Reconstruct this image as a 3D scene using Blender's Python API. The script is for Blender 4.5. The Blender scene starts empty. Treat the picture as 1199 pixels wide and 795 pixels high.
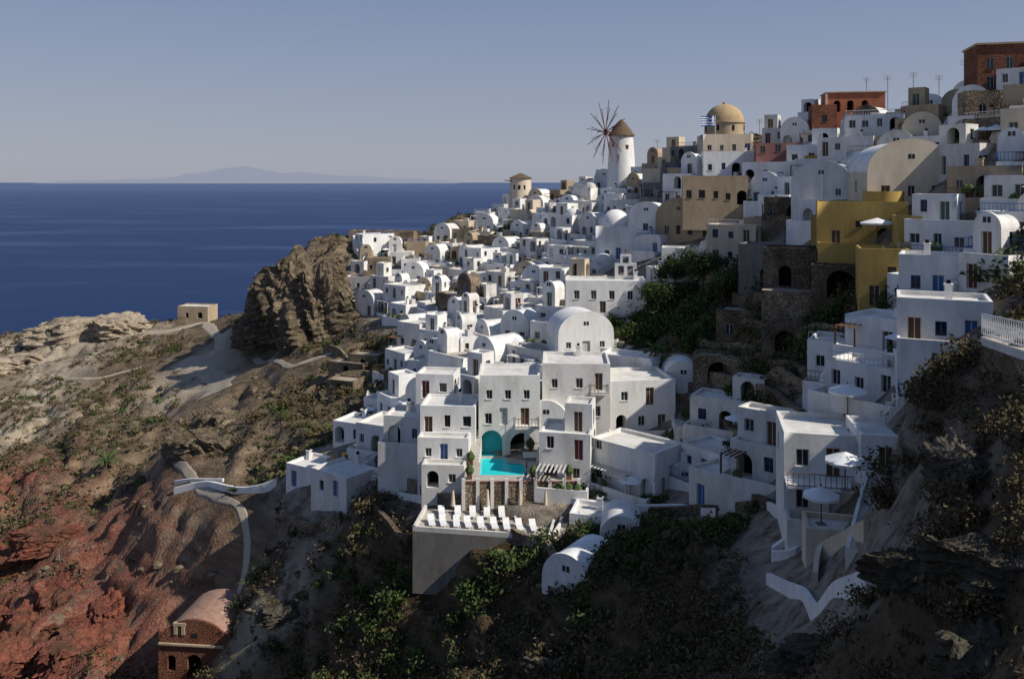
import bpy, math, random
import numpy as np
from mathutils import Vector
random.seed(7)
R=random.random
def U(a,b): return a+(b-a)*R()
EYE=100.0   # look-out height above the sea (m)
def S(b,v,r): # image pixel column, image pixel row, estimated depth -> world
    return ((b-600)*r/1000.0, float(r), EYE-(v-213)*r/1000.0)
RIDGE=[(480,262,232),(540,242,236),(600,230,240),(660,212,225),(728,195,200),(790,182,180),(850,165,155),(930,150,150),(1000,142,150),(1090,125,130),(1180,100,120),(480,290,212),(600,270,205),(735,270,155),(850,230,140),(600,320,175),(480,330,190)]
CP=[S(*t) for t in [
(385,285,212),(345,300,206),(375,287,208),(400,284,211),(318,340,203),(330,322,205),(325,392,199),(300,400,200),(350,392,197),(378,385,195),
(1150,170,95),(1150,260,85),(1150,340,72),(1150,400,60),(1150,425,42),(1080,420,64),(1199,410,36),(1199,480,29),(1199,600,23),(1199,790,17),(1100,790,22),
(1060,470,44),(1060,560,39),(1050,650,42),(1000,230,105),(1068,235,102),(1000,285,98),(1000,345,90),(1000,420,82),(1000,460,73),(990,530,66),(980,620,60),(1000,700,45),(950,790,35),(850,790,45),(720,790,59),(600,790,68),(500,790,78),(350,790,88),(225,805,96),(225,770,106),
(850,280,130),(850,340,115),(850,400,106),(850,460,98),(850,520,90),(850,600,78),(900,620,66),(830,680,62),(760,650,74),(930,700,52),
(740,320,135),(740,380,120),(740,440,108),(740,520,96),(730,590,86),(700,700,70),(660,740,68),
(600,370,150),(600,420,122),(610,480,103),(590,560,92),(570,620,84),(570,668,79.5),(500,650,84),(640,660,78),(600,720,75),
(480,370,170),(480,410,150),(480,460,128),(480,520,108),(480,570,98),(410,320,200),(400,365,184),(430,440,150),(400,500,125),(380,570,106),(340,580,110),(440,600,95),(430,700,85),(330,640,104),(300,700,98),(250,620,112),(300,565,118),
(220,540,130),(280,490,140),(340,460,150),(300,430,180),(250,400,215),(200,395,235),(225,376,255),(110,388,268),(0,400,262),(50,392,268),(170,384,262),(0,440,225),(60,450,215),(100,470,190),(200,455,190),(60,540,158),(130,560,145),(100,650,125),(40,720,114),(0,790,105),(0,620,140),(150,700,112),(290,380,225)]]
CP+=[(a,b,c-(3.8 if b>180 else 2.8)) for a,b,c in [S(*t) for t in RIDGE]]
CP+=[(-157,292,12),(-190,300,5),(-140,312,18),(-140,350,-12),(-98,300,28),(-100,340,-8),(-60,262,62),(-58,300,20),(-60,345,-12),(-35,262,68),(-10,290,74),(-10,345,30),(-10,400,-5),(40,280,92),(40,340,60),(40,410,15),
(100,240,107),(100,330,90),(100,420,60),(170,180,112),(170,420,80),(-260,260,18),(-230,300,0),(-260,150,22),(-260,60,8),(-170,110,30),(-170,60,14),(-110,50,24),(-60,32,42),(-110,0,12),(-40,0,62),(-20,22,72),(0,0,93),(0,17,82),(5,-30,97),(9,15,88),
(25,10,97),(40,20,101),(55,0,107),(60,30,106),(45,40,98),(75,50,108),(110,40,116),(110,90,118),(60,-40,108),(120,-40,115),(170,0,118),(170,90,118),(95,70,108),(32,30,95),(-80,-40,20),(170,-40,118),(-260,-40,0),(-200,200,40),(-170,240,47)]
CP=np.array(CP)
cx,cy=CP[:,0],CP[:,1]
D=np.hypot(cx[:,None]-cx,cy[:,None]-cy)
n=len(CP); A=np.zeros((n+3,n+3)); A[:n,:n]=D-np.eye(n)*0.3; A[:n,n]=1;A[:n,n+1]=cx;A[:n,n+2]=cy;A[n:,:n]=A[:n,n:].T
W=np.linalg.solve(A,np.concatenate([CP[:,2],[0,0,0]]))
def Hb(x,y):
    x=np.asarray(x,float);y=np.asarray(y,float)
    o=W[n]+W[n+1]*x+W[n+2]*y
    for i in range(n): o=o+W[i]*np.hypot(x-cx[i],y-cy[i])
    return o
def hsh(i,j,s):
    h=(i.astype(np.int64)*374761393+j.astype(np.int64)*668265263+s*974634777)&0x7fffffff
    h=((h^(h>>13))*1274126177)&0x7fffffff
    return ((h^(h>>16))&0xffff)/65535.0
def vn(x,y,s=0):
    i=np.floor(x);j=np.floor(y);fx=x-i;fy=y-j;fx=fx*fx*(3-2*fx);fy=fy*fy*(3-2*fy)
    return (hsh(i,j,s)*(1-fx)+hsh(i+1,j,s)*fx)*(1-fy)+(hsh(i,j+1,s)*(1-fx)+hsh(i+1,j+1,s)*fx)*fy
def fbm(x,y,sc,o=4,s=0):
    a=1;t=0;r=0
    for k in range(o):
        r=r+a*(vn(x/sc+17.3*k,y/sc-9.1*k,s+k)-.5);t+=a;a*=.5;sc*=.47
    return r/t*2
def site(b,v):
    d=np.arange(16,420,.4); h=Hb((b-600)*d/1000,d); z=EYE-(v-213)*d/1000
    k=np.where(h>=z)[0]; d0=float(d[k[0]]) if len(k) else 230.
    return ((b-600)*d0/1000,d0,EYE-(v-213)*d0/1000)
def SS(b,v,r): # image pixel at estimated depth, moved along its camera ray when off the terrain
    p=S(b,v,r);e=float(Hb(p[0],p[1]))-p[2]
    if e>.7 or e<-3:
        q=site(b,v)
        if abs(q[1]-r)<.3*r: return q
    return p
def plan(l): return [site(*p)[:2] for p in l]
def inpoly(X,Y,P):
    c=np.zeros(np.shape(X),bool)
    for k in range(len(P)):
        x1,y1=P[k-1];x2,y2=P[k]
        if y1==y2: continue
        c^=((Y<y1)!=(Y<y2))&(X<(x2-x1)*(Y-y1)/(y2-y1)+x1)
    return c
def pdist(X,Y,P,closed=True):
    m=np.full(np.shape(X),1e9)
    for k in range(0 if closed else 1,len(P)):
        x1,y1=P[k-1];x2,y2=P[k];dx,dy=x2-x1,y2-y1;L=dx*dx+dy*dy+1e-9
        t=np.clip(((X-x1)*dx+(Y-y1)*dy)/L,0,1); m=np.minimum(m,np.hypot(X-x1-t*dx,Y-y1-t*dy))
    return m
PA=plan([(385,375),(405,335),(420,305)])+[S(470,275,216)[:2],S(540,245,226)[:2],S(600,232,230)[:2],S(680,210,214)[:2],S(760,192,190)[:2],S(830,172,165)[:2],S(900,158,155)[:2],S(1000,145,150)[:2],S(1100,125,132)[:2],S(1260,105,125)[:2],S(1260,250,85)[:2],S(1225,330,70)[:2]]+plan([(1140,350),(1060,335),(1005,300),(880,290),(860,312),(780,322),(745,350),(665,372),(650,420),(600,432),(560,448),(490,470),(460,440),(470,385)])
PB=plan([(440,480),(560,445),(660,420),(745,432),(830,455),(865,520),(905,560),(890,600),(780,605),(650,600),(560,575),(490,575),(440,545),(420,505)])
PC=plan([(950,450),(1040,400),(1060,345),(1140,340),(1150,400),(1060,450),(1040,500),(1035,600),(1025,690),(900,690),(890,620),(930,590),(935,500)])
PC2=plan([(970,455),(1040,405),(1060,345),(1140,340),(1140,400),(1060,445),(1045,490)])
PL=plan([(335,560),(400,510),(430,530),(430,570),(390,600),(350,600)])
PCH=[(-42,94),(-28,94),(-26,104),(-44,104)]
POLYS=[PA,PB,PC,PL]
PATHS=[([(150,392),(200,388),(240,378),(262,392),(258,412),(232,422),(215,428)],3.5),([(212,425),(240,432),(262,445),(250,462)],7),([(195,520),(210,545),(235,572),(285,600),(292,640),(285,690),(260,730)],1.2),([(60,440),(110,445),(170,430)],1.4),([(300,420),(340,430),(400,410)],1.4)]
PATHS=[([site(*p)[:2] for p in l],w) for l,w in PATHS]
def vmask(X,Y,fall=5.,ex=(),paths=False):
    m=np.zeros(np.shape(X))
    for P in POLYS+list(ex):
        d=pdist(X,Y,P); m=np.maximum(m,np.where(inpoly(X,Y,P),1,np.clip(1-d/fall,0,1)))
    if paths:
        for P,w in PATHS: m=np.maximum(m,np.clip(1-(pdist(X,Y,P,False)-w*.7)/4,0,1)*.97)
    return m
def Hn(X,Y,base,mask):
    k=np.clip(Y/70,.3,1)*(1-.93*mask)
    r=1-np.abs(fbm(X,Y,11,4,31));left=np.clip((-20-X)/40,0,1)*np.clip((215-Y)/40,0,1)
    z=base+k*(fbm(X,Y,24,5,3)*2.2*(1+left)+(r-.75)*3.0*(1+left)+fbm(X,Y,2.4,3,8)*.8)
    return z+k*.42*np.sin(2*math.pi*(z+1.5*fbm(X,Y,20,3,12))/2.8)
def H(x,y):
    x=np.atleast_1d(np.asarray(x,float));y=np.atleast_1d(np.asarray(y,float)); return Hn(x,y,Hb(x,y),vmask(x,y,5.,[PCH],True))
def H1(x,y): return float(H(x,y)[0])
# ---------------------------------------------------------------- materials
def newmat(name):
    m=bpy.data.materials.new(name);m.use_nodes=True;nt=m.node_tree;return m,nt,nt.nodes['Principled BSDF']
def N(nt,t,**k):
    n_=nt.nodes.new(t)
    for a,b in k.items(): setattr(n_,a,b)
    return n_
def noise(nt,vec,sc,det=4,rough=.6):
    t=N(nt,'ShaderNodeTexNoise');t.inputs['Scale'].default_value=sc;t.inputs['Detail'].default_value=det;t.inputs['Roughness'].default_value=rough
    nt.links.new(vec,t.inputs['Vector']);return t.outputs['Fac']
def ramp(nt,f,a,b,ca=(0,0,0,1),cb=(1,1,1,1)):
    r=N(nt,'ShaderNodeValToRGB');e=r.color_ramp.elements;e[0].position=a;e[1].position=b;e[0].color=ca;e[1].color=cb;nt.links.new(f,r.inputs[0]);return r.outputs[0]
def mix(nt,f,a,b,bt='MIX'):
    m=N(nt,'ShaderNodeMix',data_type='RGBA',blend_type=bt)
    for s,v in ((0,f),(6,a),(7,b)):
        if isinstance(v,(int,float)): m.inputs[s].default_value=v
        elif isinstance(v,tuple): m.inputs[s].default_value=v if len(v)==4 else v+(1,)
        else: nt.links.new(v,m.inputs[s])
    return m.outputs[2]
def bump(nt,p,h,st,dist):
    b=N(nt,'ShaderNodeBump');b.inputs['Strength'].default_value=st;b.inputs['Distance'].default_value=dist;nt.links.new(h,b.inputs['Height']);nt.links.new(b.outputs[0],p.inputs['Normal'])
MAT={}
def plain(name,c,c2=None,rough=.9,sc=1.2,spec=.2,bmp=.25,bd=.03,stretch=None):
    m,nt,p=newmat(name);c2=c2 or tuple(x*.72 for x in c)
    g=N(nt,'ShaderNodeNewGeometry').outputs['Position']
    if stretch:
        mp=N(nt,'ShaderNodeMapping');mp.inputs['Scale'].default_value=stretch;nt.links.new(g,mp.inputs[0]);gs=mp.outputs[0]
    else: gs=g
    f1=noise(nt,gs,sc,4,.7);f2=noise(nt,g,sc*6,1)
    col=mix(nt,ramp(nt,f1,.42,.66),c,c2); col=mix(nt,.25,col,mix(nt,f2,tuple(x*.6 for x in c),tuple(min(1,x*1.3) for x in c)))
    if stretch: # every house was painted in a different year
        oi=N(nt,'ShaderNodeObjectInfo').outputs['Random'];col=mix(nt,1.0,col,ramp(nt,oi,0,1,(.86,.84,.8,1),(1,1,1,1)),'MULTIPLY')
    nt.links.new(col,p.inputs['Base Color']);p.inputs['Roughness'].default_value=rough;p.inputs['Specular IOR Level'].default_value=spec
    if bmp: bump(nt,p,f2,bmp,bd)
    MAT[name]=m;return m
st=(1,1,.3)
plain('white',(.84,.83,.8),(.62,.595,.55),sc=.6,stretch=st,bmp=.15);plain('white2',(.77,.75,.71),(.52,.49,.44),sc=.7,stretch=st,bmp=.15)
plain('cream',(.66,.57,.44),(.5,.42,.31),sc=.6,stretch=st);plain('sand',(.47,.37,.25),(.32,.25,.17),sc=.6,stretch=st)
plain('ochre',(.5,.34,.1),(.35,.24,.08),sc=.5,stretch=st);plain('pink',(.36,.17,.14),(.25,.12,.1),sc=.6,stretch=st)
plain('red',(.48,.17,.09),(.32,.12,.07),sc=.7,stretch=st);plain('grey',(.24,.23,.21),(.14,.13,.12),sc=.5,stretch=st)
plain('paving',(.46,.42,.36),(.3,.27,.22),sc=.6);plain('roofgrey',(.68,.65,.6),(.46,.43,.38),sc=.5)
plain('wood',(.13,.075,.04),sc=3,bmp=0);plain('blue',(.05,.13,.33),sc=2,rough=.6,bmp=0);plain('green',(.06,.13,.1),sc=2,rough=.6,bmp=0);plain('darkred',(.16,.04,.03),sc=3,bmp=0)
plain('canvas',(.78,.77,.74),(.7,.69,.66),sc=1,bmp=0);plain('thatch',(.17,.12,.075),(.09,.065,.04),sc=4,bmp=.8,bd=.1)
plain('bark',(.12,.09,.06),sc=5);plain('dirt',(.4,.34,.26),(.27,.22,.16),sc=.6);plain('turq',(.04,.45,.48),(.03,.36,.4),sc=1,rough=.6,bmp=0)
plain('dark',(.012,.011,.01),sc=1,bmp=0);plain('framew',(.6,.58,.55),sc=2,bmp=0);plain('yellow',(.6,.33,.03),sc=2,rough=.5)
plain('tan',(.45,.33,.18),(.33,.23,.12),sc=.8);plain('palm',(.07,.1,.035),(.05,.075,.02),sc=2,bmp=0);plain('flagblue',(.02,.08,.35),sc=1,bmp=0)
plain('rubbleroof',(.36,.22,.16),(.22,.13,.1),sc=1.2,bmp=.8,bd=.1)
def rockmat(name,a,b,zs):
    m,nt,p=newmat(name);g=N(nt,'ShaderNodeNewGeometry').outputs['Position'];mp=N(nt,'ShaderNodeMapping');mp.inputs['Scale'].default_value=(.25,.25,zs);nt.links.new(g,mp.inputs[0])
    s=noise(nt,mp.outputs[0],1.0,4,.7);f=noise(nt,g,1.4,4,.7);big=noise(nt,g,.15,2)
    col=mix(nt,ramp(nt,s,.36,.62),b,a);col=mix(nt,ramp(nt,f,.42,.62),mix(nt,.6,col,tuple(x*.45 for x in b)),col)
    if name!='palerock': col=mix(nt,ramp(nt,big,.45,.62),col,mix(nt,.5,col,(.07,.06,.035)))
    nt.links.new(col,p.inputs['Base Color']);p.inputs['Roughness'].default_value=.95;p.inputs['Specular IOR Level'].default_value=.05;bump(nt,p,mix(nt,.5,s,f),1,.7);MAT[name]=m
rockmat('palerock',(.52,.43,.32),(.34,.27,.19),1.4);rockmat('redrock',(.3,.105,.065),(.14,.055,.04),.8);rockmat('cliff',(.33,.26,.175),(.12,.09,.062),1.6);rockmat('rockdark',(.13,.11,.085),(.065,.055,.042),.8)
m,nt,p=newmat('glass');p.inputs['Base Color'].default_value=(.02,.025,.03,1);p.inputs['Roughness'].default_value=.15;MAT['glass']=m
def stone(name,ca,cb,sc=2.2):
    m,nt,p=newmat(name);g=N(nt,'ShaderNodeNewGeometry').outputs['Position']
    v=N(nt,'ShaderNodeTexVoronoi');v.inputs['Scale'].default_value=sc;nt.links.new(g,v.inputs['Vector'])
    v2=N(nt,'ShaderNodeTexVoronoi',feature='DISTANCE_TO_EDGE');v2.inputs['Scale'].default_value=sc;nt.links.new(g,v2.inputs['Vector'])
    col=mix(nt,v.outputs['Color'],ca,cb);col=mix(nt,ramp(nt,noise(nt,g,.4,3),.4,.65),col,tuple(x*.55 for x in ca))
    col=mix(nt,ramp(nt,v2.outputs['Distance'],.0,.08),tuple(x*.35 for x in ca),col)
    nt.links.new(col,p.inputs['Base Color']);p.inputs['Roughness'].default_value=.95;p.inputs['Specular IOR Level'].default_value=.1
    bump(nt,p,ramp(nt,v2.outputs['Distance'],0,.15),.8,.08);MAT[name]=m
stone('stone',(.22,.17,.12),(.37,.29,.2));stone('stonedark',(.14,.105,.075),(.24,.185,.13));stone('brick',(.3,.12,.07),(.2,.1,.07),3)
m,nt,p=newmat('pool_water');g=N(nt,'ShaderNodeNewGeometry').outputs['Position']
nt.links.new(mix(nt,noise(nt,g,.6),(.02,.58,.6),(.04,.68,.68)),p.inputs['Base Color']);p.inputs['Roughness'].default_value=.15;p.inputs['Specular IOR Level'].default_value=.3;bump(nt,p,noise(nt,g,3,2),.15,.03);MAT['water']=m
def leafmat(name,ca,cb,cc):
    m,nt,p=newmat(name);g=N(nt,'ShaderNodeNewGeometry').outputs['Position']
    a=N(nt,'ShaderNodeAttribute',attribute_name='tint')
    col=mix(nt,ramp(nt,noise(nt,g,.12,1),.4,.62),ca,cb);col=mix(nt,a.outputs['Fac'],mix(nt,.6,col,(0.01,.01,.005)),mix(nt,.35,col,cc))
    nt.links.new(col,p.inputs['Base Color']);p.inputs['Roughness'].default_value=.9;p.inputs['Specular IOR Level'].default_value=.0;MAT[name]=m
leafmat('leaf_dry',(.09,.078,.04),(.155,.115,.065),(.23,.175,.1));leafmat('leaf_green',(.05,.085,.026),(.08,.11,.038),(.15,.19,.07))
leafmat('grass_dry',(.11,.082,.048),(.07,.055,.03),(.22,.165,.1))
# ---------------------------------------------------------------- mesh builder
class MB:
    def __init__(s): s.v=[];s.f=[];s.m=[];s.s=[];s.names=[]
    def mi(s,k):
        if k not in s.names: s.names.append(k)
        return s.names.index(k)
    def poly(s,pts,k,sm=False):
        a=len(s.v);s.v+=[tuple(map(float,q)) for q in pts];s.f.append(tuple(range(a,a+len(pts))));s.m.append(s.mi(k));s.s.append(sm)
    def box(s,x0,y0,z0,x1,y1,z1,k,top=None,bottom=True):
        s.poly([(x0,y0,z0),(x1,y0,z0),(x1,y0,z1),(x0,y0,z1)],k);s.poly([(x1,y0,z0),(x1,y1,z0),(x1,y1,z1),(x1,y0,z1)],k)
        s.poly([(x1,y1,z0),(x0,y1,z0),(x0,y1,z1),(x1,y1,z1)],k);s.poly([(x0,y1,z0),(x0,y0,z0),(x0,y0,z1),(x0,y1,z1)],k)
        s.poly([(x0,y0,z1),(x1,y0,z1),(x1,y1,z1),(x0,y1,z1)],top or k)
        if bottom: s.poly([(x0,y1,z0),(x1,y1,z0),(x1,y0,z0),(x0,y0,z0)],k)
    def rev(s,prof,k,x=0,y=0,seg=20,sm=True):
        for (r0,z0),(r1,z1) in zip(prof[:-1],prof[1:]):
            for i in range(seg):
                t0=2*math.pi*i/seg;t1=2*math.pi*(i+1)/seg
                c0,s0,c1,s1=math.cos(t0),math.sin(t0),math.cos(t1),math.sin(t1)
                q=[(x+r0*c0,y+r0*s0,z0),(x+r0*c1,y+r0*s1,z0),(x+r1*c1,y+r1*s1,z1),(x+r1*c0,y+r1*s0,z1)]
                if r1<1e-4:q=q[:3]
                s.poly(q,k,sm)
    def rod(s,a,b,r,k,r2=None,seg=6):
        a=np.array(a,float);b=np.array(b,float);d=b-a;L=np.linalg.norm(d)+1e-9;d/=L
        u=np.cross(d,(0,0,1.) if abs(d[2])<.9 else (1.,0,0));u/=np.linalg.norm(u);w=np.cross(d,u);r2=r if r2 is None else r2
        for i in range(seg):
            t0=2*math.pi*i/seg;t1=2*math.pi*(i+1)/seg
            e0=u*math.cos(t0)+w*math.sin(t0);e1=u*math.cos(t1)+w*math.sin(t1)
            s.poly([a+e0*r,a+e1*r,b+e1*r2,b+e0*r2],k,True)
    def wall(s,p0,p1,z0,z1,k,ops=()):
        L=math.hypot(p1[0]-p0[0],p1[1]-p0[1]);u=((p1[0]-p0[0])/L,(p1[1]-p0[1])/L);nn=(u[1],-u[0])
        P=lambda t,z,d=0:(p0[0]+u[0]*t-nn[0]*d,p0[1]+u[1]*t-nn[1]*d,z)
        good=[]
        for (c,zb,w,h,ty) in ops:
            a,b=c-w/2,c+w/2
            if a<.15 or b>L-.15 or zb+h>z1-.1: continue
            if any(not(b+.15<g[0] or a-.15>g[1] or zb+h+.1<g[2] or zb-.1>g[3]) for g in good): continue
            good.append((a,b,zb,zb+h,ty))
        xs=sorted({0,L}|{q for g in good for q in g[:2]});zs=sorted({z0,z1}|{q for g in good for q in g[2:4]})
        for i in range(len(xs)-1):
            for j in range(len(zs)-1):
                xm=(xs[i]+xs[i+1])/2;zm=(zs[j]+zs[j+1])/2
                if any(g[0]<xm<g[1] and g[2]<zm<g[3] for g in good): continue
                s.poly([P(xs[i],zs[j]),P(xs[i+1],zs[j]),P(xs[i+1],zs[j+1]),P(xs[i],zs[j+1])],k)
        for a,b,c,d,ty in good:
            dp=.24 if ty[0] in 'wd' else (1.6 if ty[0]!='n' else 1.2)
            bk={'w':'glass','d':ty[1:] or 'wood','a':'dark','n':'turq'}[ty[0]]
            rk='turq' if ty[0]=='n' else k
            s.poly([P(a,c,dp),P(b,c,dp),P(b,d,dp),P(a,d,dp)],bk)
            s.poly([P(a,c),P(a,c,dp),P(a,d,dp),P(a,d)],rk);s.poly([P(b,c,dp),P(b,c),P(b,d),P(b,d,dp)],rk)
            s.poly([P(a,d),P(a,d,dp),P(b,d,dp),P(b,d)],rk);s.poly([P(a,c,dp),P(a,c),P(b,c),P(b,c,dp)],rk)
            if ty[0] in 'wd':
                fk=ty[1:] if ty[0]=='w' and len(ty)>1 else 'framew';fw=.07;e=dp-.04
                for q in ((a,a+fw,c,d),(b-fw,b,c,d),(a+fw,b-fw,d-fw,d),((a+b)/2-.03,(a+b)/2+.03,c,d-fw)):
                    s.poly([P(q[0],q[2],e),P(q[1],q[2],e),P(q[1],q[3],e),P(q[0],q[3],e)],fk)
                if ty[0]=='w':
                    s.poly([P(a-.08,c,-.07),P(b+.08,c,-.07),P(b+.08,c,-.0),P(a-.08,c,-.0)],k);s.poly([P(a-.08,c-.09,-.07),P(b+.08,c-.09,-.07),P(b+.08,c,-.07),P(a-.08,c,-.07)],k)
            if ty[0] in 'an' :
                r=(b-a)/2;xc=(a+b)/2;arc=[(xc+r*math.cos(math.pi*q/12),d-r+r*math.sin(math.pi*q/12)) for q in range(13)]
                s.poly([P(b,d)]+[P(*q) for q in arc[6::-1]],k);s.poly([P(a,d)]+[P(*q) for q in arc[:5:-1]],k)
    def obj(s,name,loc=(0,0,0),yaw=0):
        me=bpy.data.meshes.new(name);me.from_pydata(s.v,[],s.f)
        for k in s.names: me.materials.append(MAT[k])
        me.polygons.foreach_set('material_index',s.m);me.polygons.foreach_set('use_smooth',s.s);me.update()
        if any(s.s):
            import bmesh
            b=bmesh.new();b.from_mesh(me);bmesh.ops.remove_doubles(b,verts=b.verts,dist=.0005);b.to_mesh(me);b.free()
            try: me.set_sharp_from_angle(angle=math.radians(50))
            except Exception: pass
        o=bpy.data.objects.new(name,me);o.location=loc;o.rotation_euler=(0,0,yaw);bpy.context.scene.collection.objects.link(o);return o
BUSY=[]
def dome(M,x,y,z,r,k,seg=20,f=1.0):
    M.rev([(r*math.cos(a),z+f*r*math.sin(a)) for a in [math.pi/2*i/7 for i in range(8)]],k,x,y,seg)
def autoops(L,h,z0=0,door=True,dens=.85,cols=None):
    o=[];ns=max(1,int(round(h/3.0)));k=max(1,int(L/2.0));col=random.choice(cols or ['wood','wood','blue','green','framew','darkred','wood'])
    wc=random.choice(['','','wood','blue',''])
    for s in range(ns):
        dd=random.randrange(k) if door or R()<.4 else -1
        for i in range(k):
            c=L*(i+.5)/k+U(-.15,.15);z=z0+s*3.0
            if i==dd: o.append((c,z+.05,.95,2.1,'d'+col) if R()<.65 else (c,z+.05,1.5,2.2,'a'))
            elif R()<dens: o.append((c,z+U(.8,1.1),U(.65,1.0),U(.9,1.35),'w'+wc))
    return o
def shell(M,w,d,h,k,x0=None,y0=0,z0=0,bot=-4,ops=None,kind='flat',rk=None,par=.35,roofk='roofgrey',dens=.85):
    x0=-w/2 if x0 is None else x0;x1=x0+w;y1=y0+d;zt=z0+h+(par if kind=='flat' else 0)
    C=[(x0,y0),(x1,y0),(x1,y1),(x0,y1)]
    for i in range(4):
        L=w if i%2==0 else d
        if ops is not None: oo=[(c,z0+z,a,b,t) for (wi,c,z,a,b,t) in ops if wi==i]
        elif i==0: oo=autoops(L,h,z0,dens=dens)
        elif i in(1,3): oo=autoops(L,h,z0,door=False,dens=.4)
        else: oo=[]
        M.wall(C[i],C[(i+1)%4],z0+bot,zt,k,oo)
    if kind=='flat':
        t=.25
        I=[(x0+t,y0+t),(x1-t,y0+t),(x1-t,y1-t),(x0+t,y1-t)]
        for i in range(4):
            a,b=C[i],C[(i+1)%4];c,e=I[(i+1)%4],I[i]
            M.poly([(*a,zt),(*b,zt),(*c,zt),(*e,zt)],k);M.poly([(*e,zt),(*c,zt),(*c,zt-par),(*e,zt-par)],k)
        M.poly([(*q,zt-par) for q in I],roofk)
    else:
        r=w/2;rise=r*(.9 if w<6 else .72);xc=(x0+x1)/2;rk=rk or k
        pr=[(xc+r*math.cos(math.pi*q/14),z0+h+rise*math.sin(math.pi*q/14)) for q in range(15)]
        for a,b in zip(pr[:-1],pr[1:]): M.poly([(a[0],y0+.3,a[1]),(a[0],y1,a[1]),(b[0],y1,b[1]),(b[0],y0+.3,b[1])],rk,True)
        M.poly([(x,y1,z) for x,z in pr][::-1],k)
        pf=[(xc+(r+0)*math.cos(math.pi*q/14),z0+h+(rise+.25)*math.sin(math.pi*q/14)) for q in range(15)]
        M.poly([(x,y0,z) for x,z in pf],k);M.poly([(x,y0+.3,z) for x,z in pf][::-1],k)
        for a,b in zip(pf[:-1],pf[1:]): M.poly([(a[0],y0,a[1]),(a[0],y0+.3,a[1]),(b[0],y0+.3,b[1]),(b[0],y0,b[1])],k)
        zc=z0+h+rise*.42
        for dx in (-.35,.05): M.box(xc+dx,y0-.02,zc,xc+dx+.3,y0+.02,zc+.5,'glass')
def chimney(M,x,y,z,k):
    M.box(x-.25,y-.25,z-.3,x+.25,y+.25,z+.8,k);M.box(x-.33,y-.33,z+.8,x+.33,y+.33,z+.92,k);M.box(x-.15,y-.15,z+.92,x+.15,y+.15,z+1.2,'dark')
def railing(M,x0,y0,x1,y1,z,k='wood',h=.95):
    L=math.hypot(x1-x0,y1-y0);nb=max(2,int(L/.35))
    for hh_ in (h,.1): M.rod((x0,y0,z+hh_),(x1,y1,z+hh_),.035,k,seg=4)
    for i in range(nb+1): xx=x0+(x1-x0)*i/nb;yy=y0+(y1-y0)*i/nb;M.rod((xx,yy,z),(xx,yy,z+h),.022,k,seg=4)
def patio(M,w,dp,k,x0=None,par=.8,bot=-5,floor='paving',rail=None):
    x0=-w/2 if x0 is None else x0;x1=x0+w;t=.22
    M.box(x0,-dp,bot,x1,-.003,-.02,k,top=floor)
    if rail: railing(M,x0+.05,-dp+.05,x1-.05,-dp+.05,0,rail);railing(M,x0+.05,-dp+.05,x0+.05,-.3,0,rail);railing(M,x1-.05,-dp+.05,x1-.05,-.3,0,rail);return
    M.box(x0-.003,-dp-.003,-.02,x1+.003,-dp+t,par,k);M.box(x0-.003,-dp+t,-.02,x0+t,-.3,par,k);M.box(x1-t,-dp+t,-.02,x1+.003,-.3,par,k)
def pergola(M,x0,x1,dp,z,k='wood'):
    nb=int((x1-x0)/.45)
    for i in range(nb): M.box(x0+i*.45,-dp,z,x0+i*.45+.16,-.05,z+.08,k)
    for a in (x0,x1-.2): M.box(a,-dp+.02,-.02,a+.14,-dp+.16,z,k)
def sidestairs(M,w,d,h,k,s=1):
    n_=max(4,int(h/.25));x0=w/2 if s>0 else -w/2-1.0
    for i in range(n_): M.box(x0+.003,d*i/n_-.6,-4,x0+.997,d*(i+1)/n_-.6,h*(i+1)/n_,k,top='paving')
def downyaw(x,y):
    e=2.5;gx=float(Hb(x+e,y)-Hb(x-e,y));gy=float(Hb(x,y+e)-Hb(x,y-e));return math.atan2(-gx,gy)
def house(name,loc,w,d,h,yaw=None,kind='flat',k='white',ops=None,pat=0,up=None,rk=None,dens=.85,extra=None,bot=-4,busy=True,roofk='roofgrey',chim=None,rail=None):
    x,y,z=loc
    if yaw is None: yaw=max(-1.0,min(.5,downyaw(x,y)))
    else: yaw=math.radians(yaw)
    M=MB();shell(M,w,d,h,k,ops=ops,kind=kind,rk=rk,bot=bot,dens=dens,roofk=roofk)
    if pat: patio(M,w,pat,k,rail=rail)
    if up:
        uw,ud,uh,ux,uy,ukind=up;shell(M,uw,ud,uh,k,x0=ux,y0=uy,z0=h+.01,bot=-.1,kind=ukind,rk=rk)
    if (R()<.5 if chim is None else chim) and kind=='flat': chimney(M,U(-w/2+.6,w/2-.6),U(d*.5,d-.6),h+.3,k)
    if extra: extra(M)
    if busy:
        BUSY.append((x-math.sin(yaw)*d/2,y+math.cos(yaw)*d/2,max(w,d)*.5+1.0))
    return M.obj(name,(x,y,z),yaw)
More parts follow.
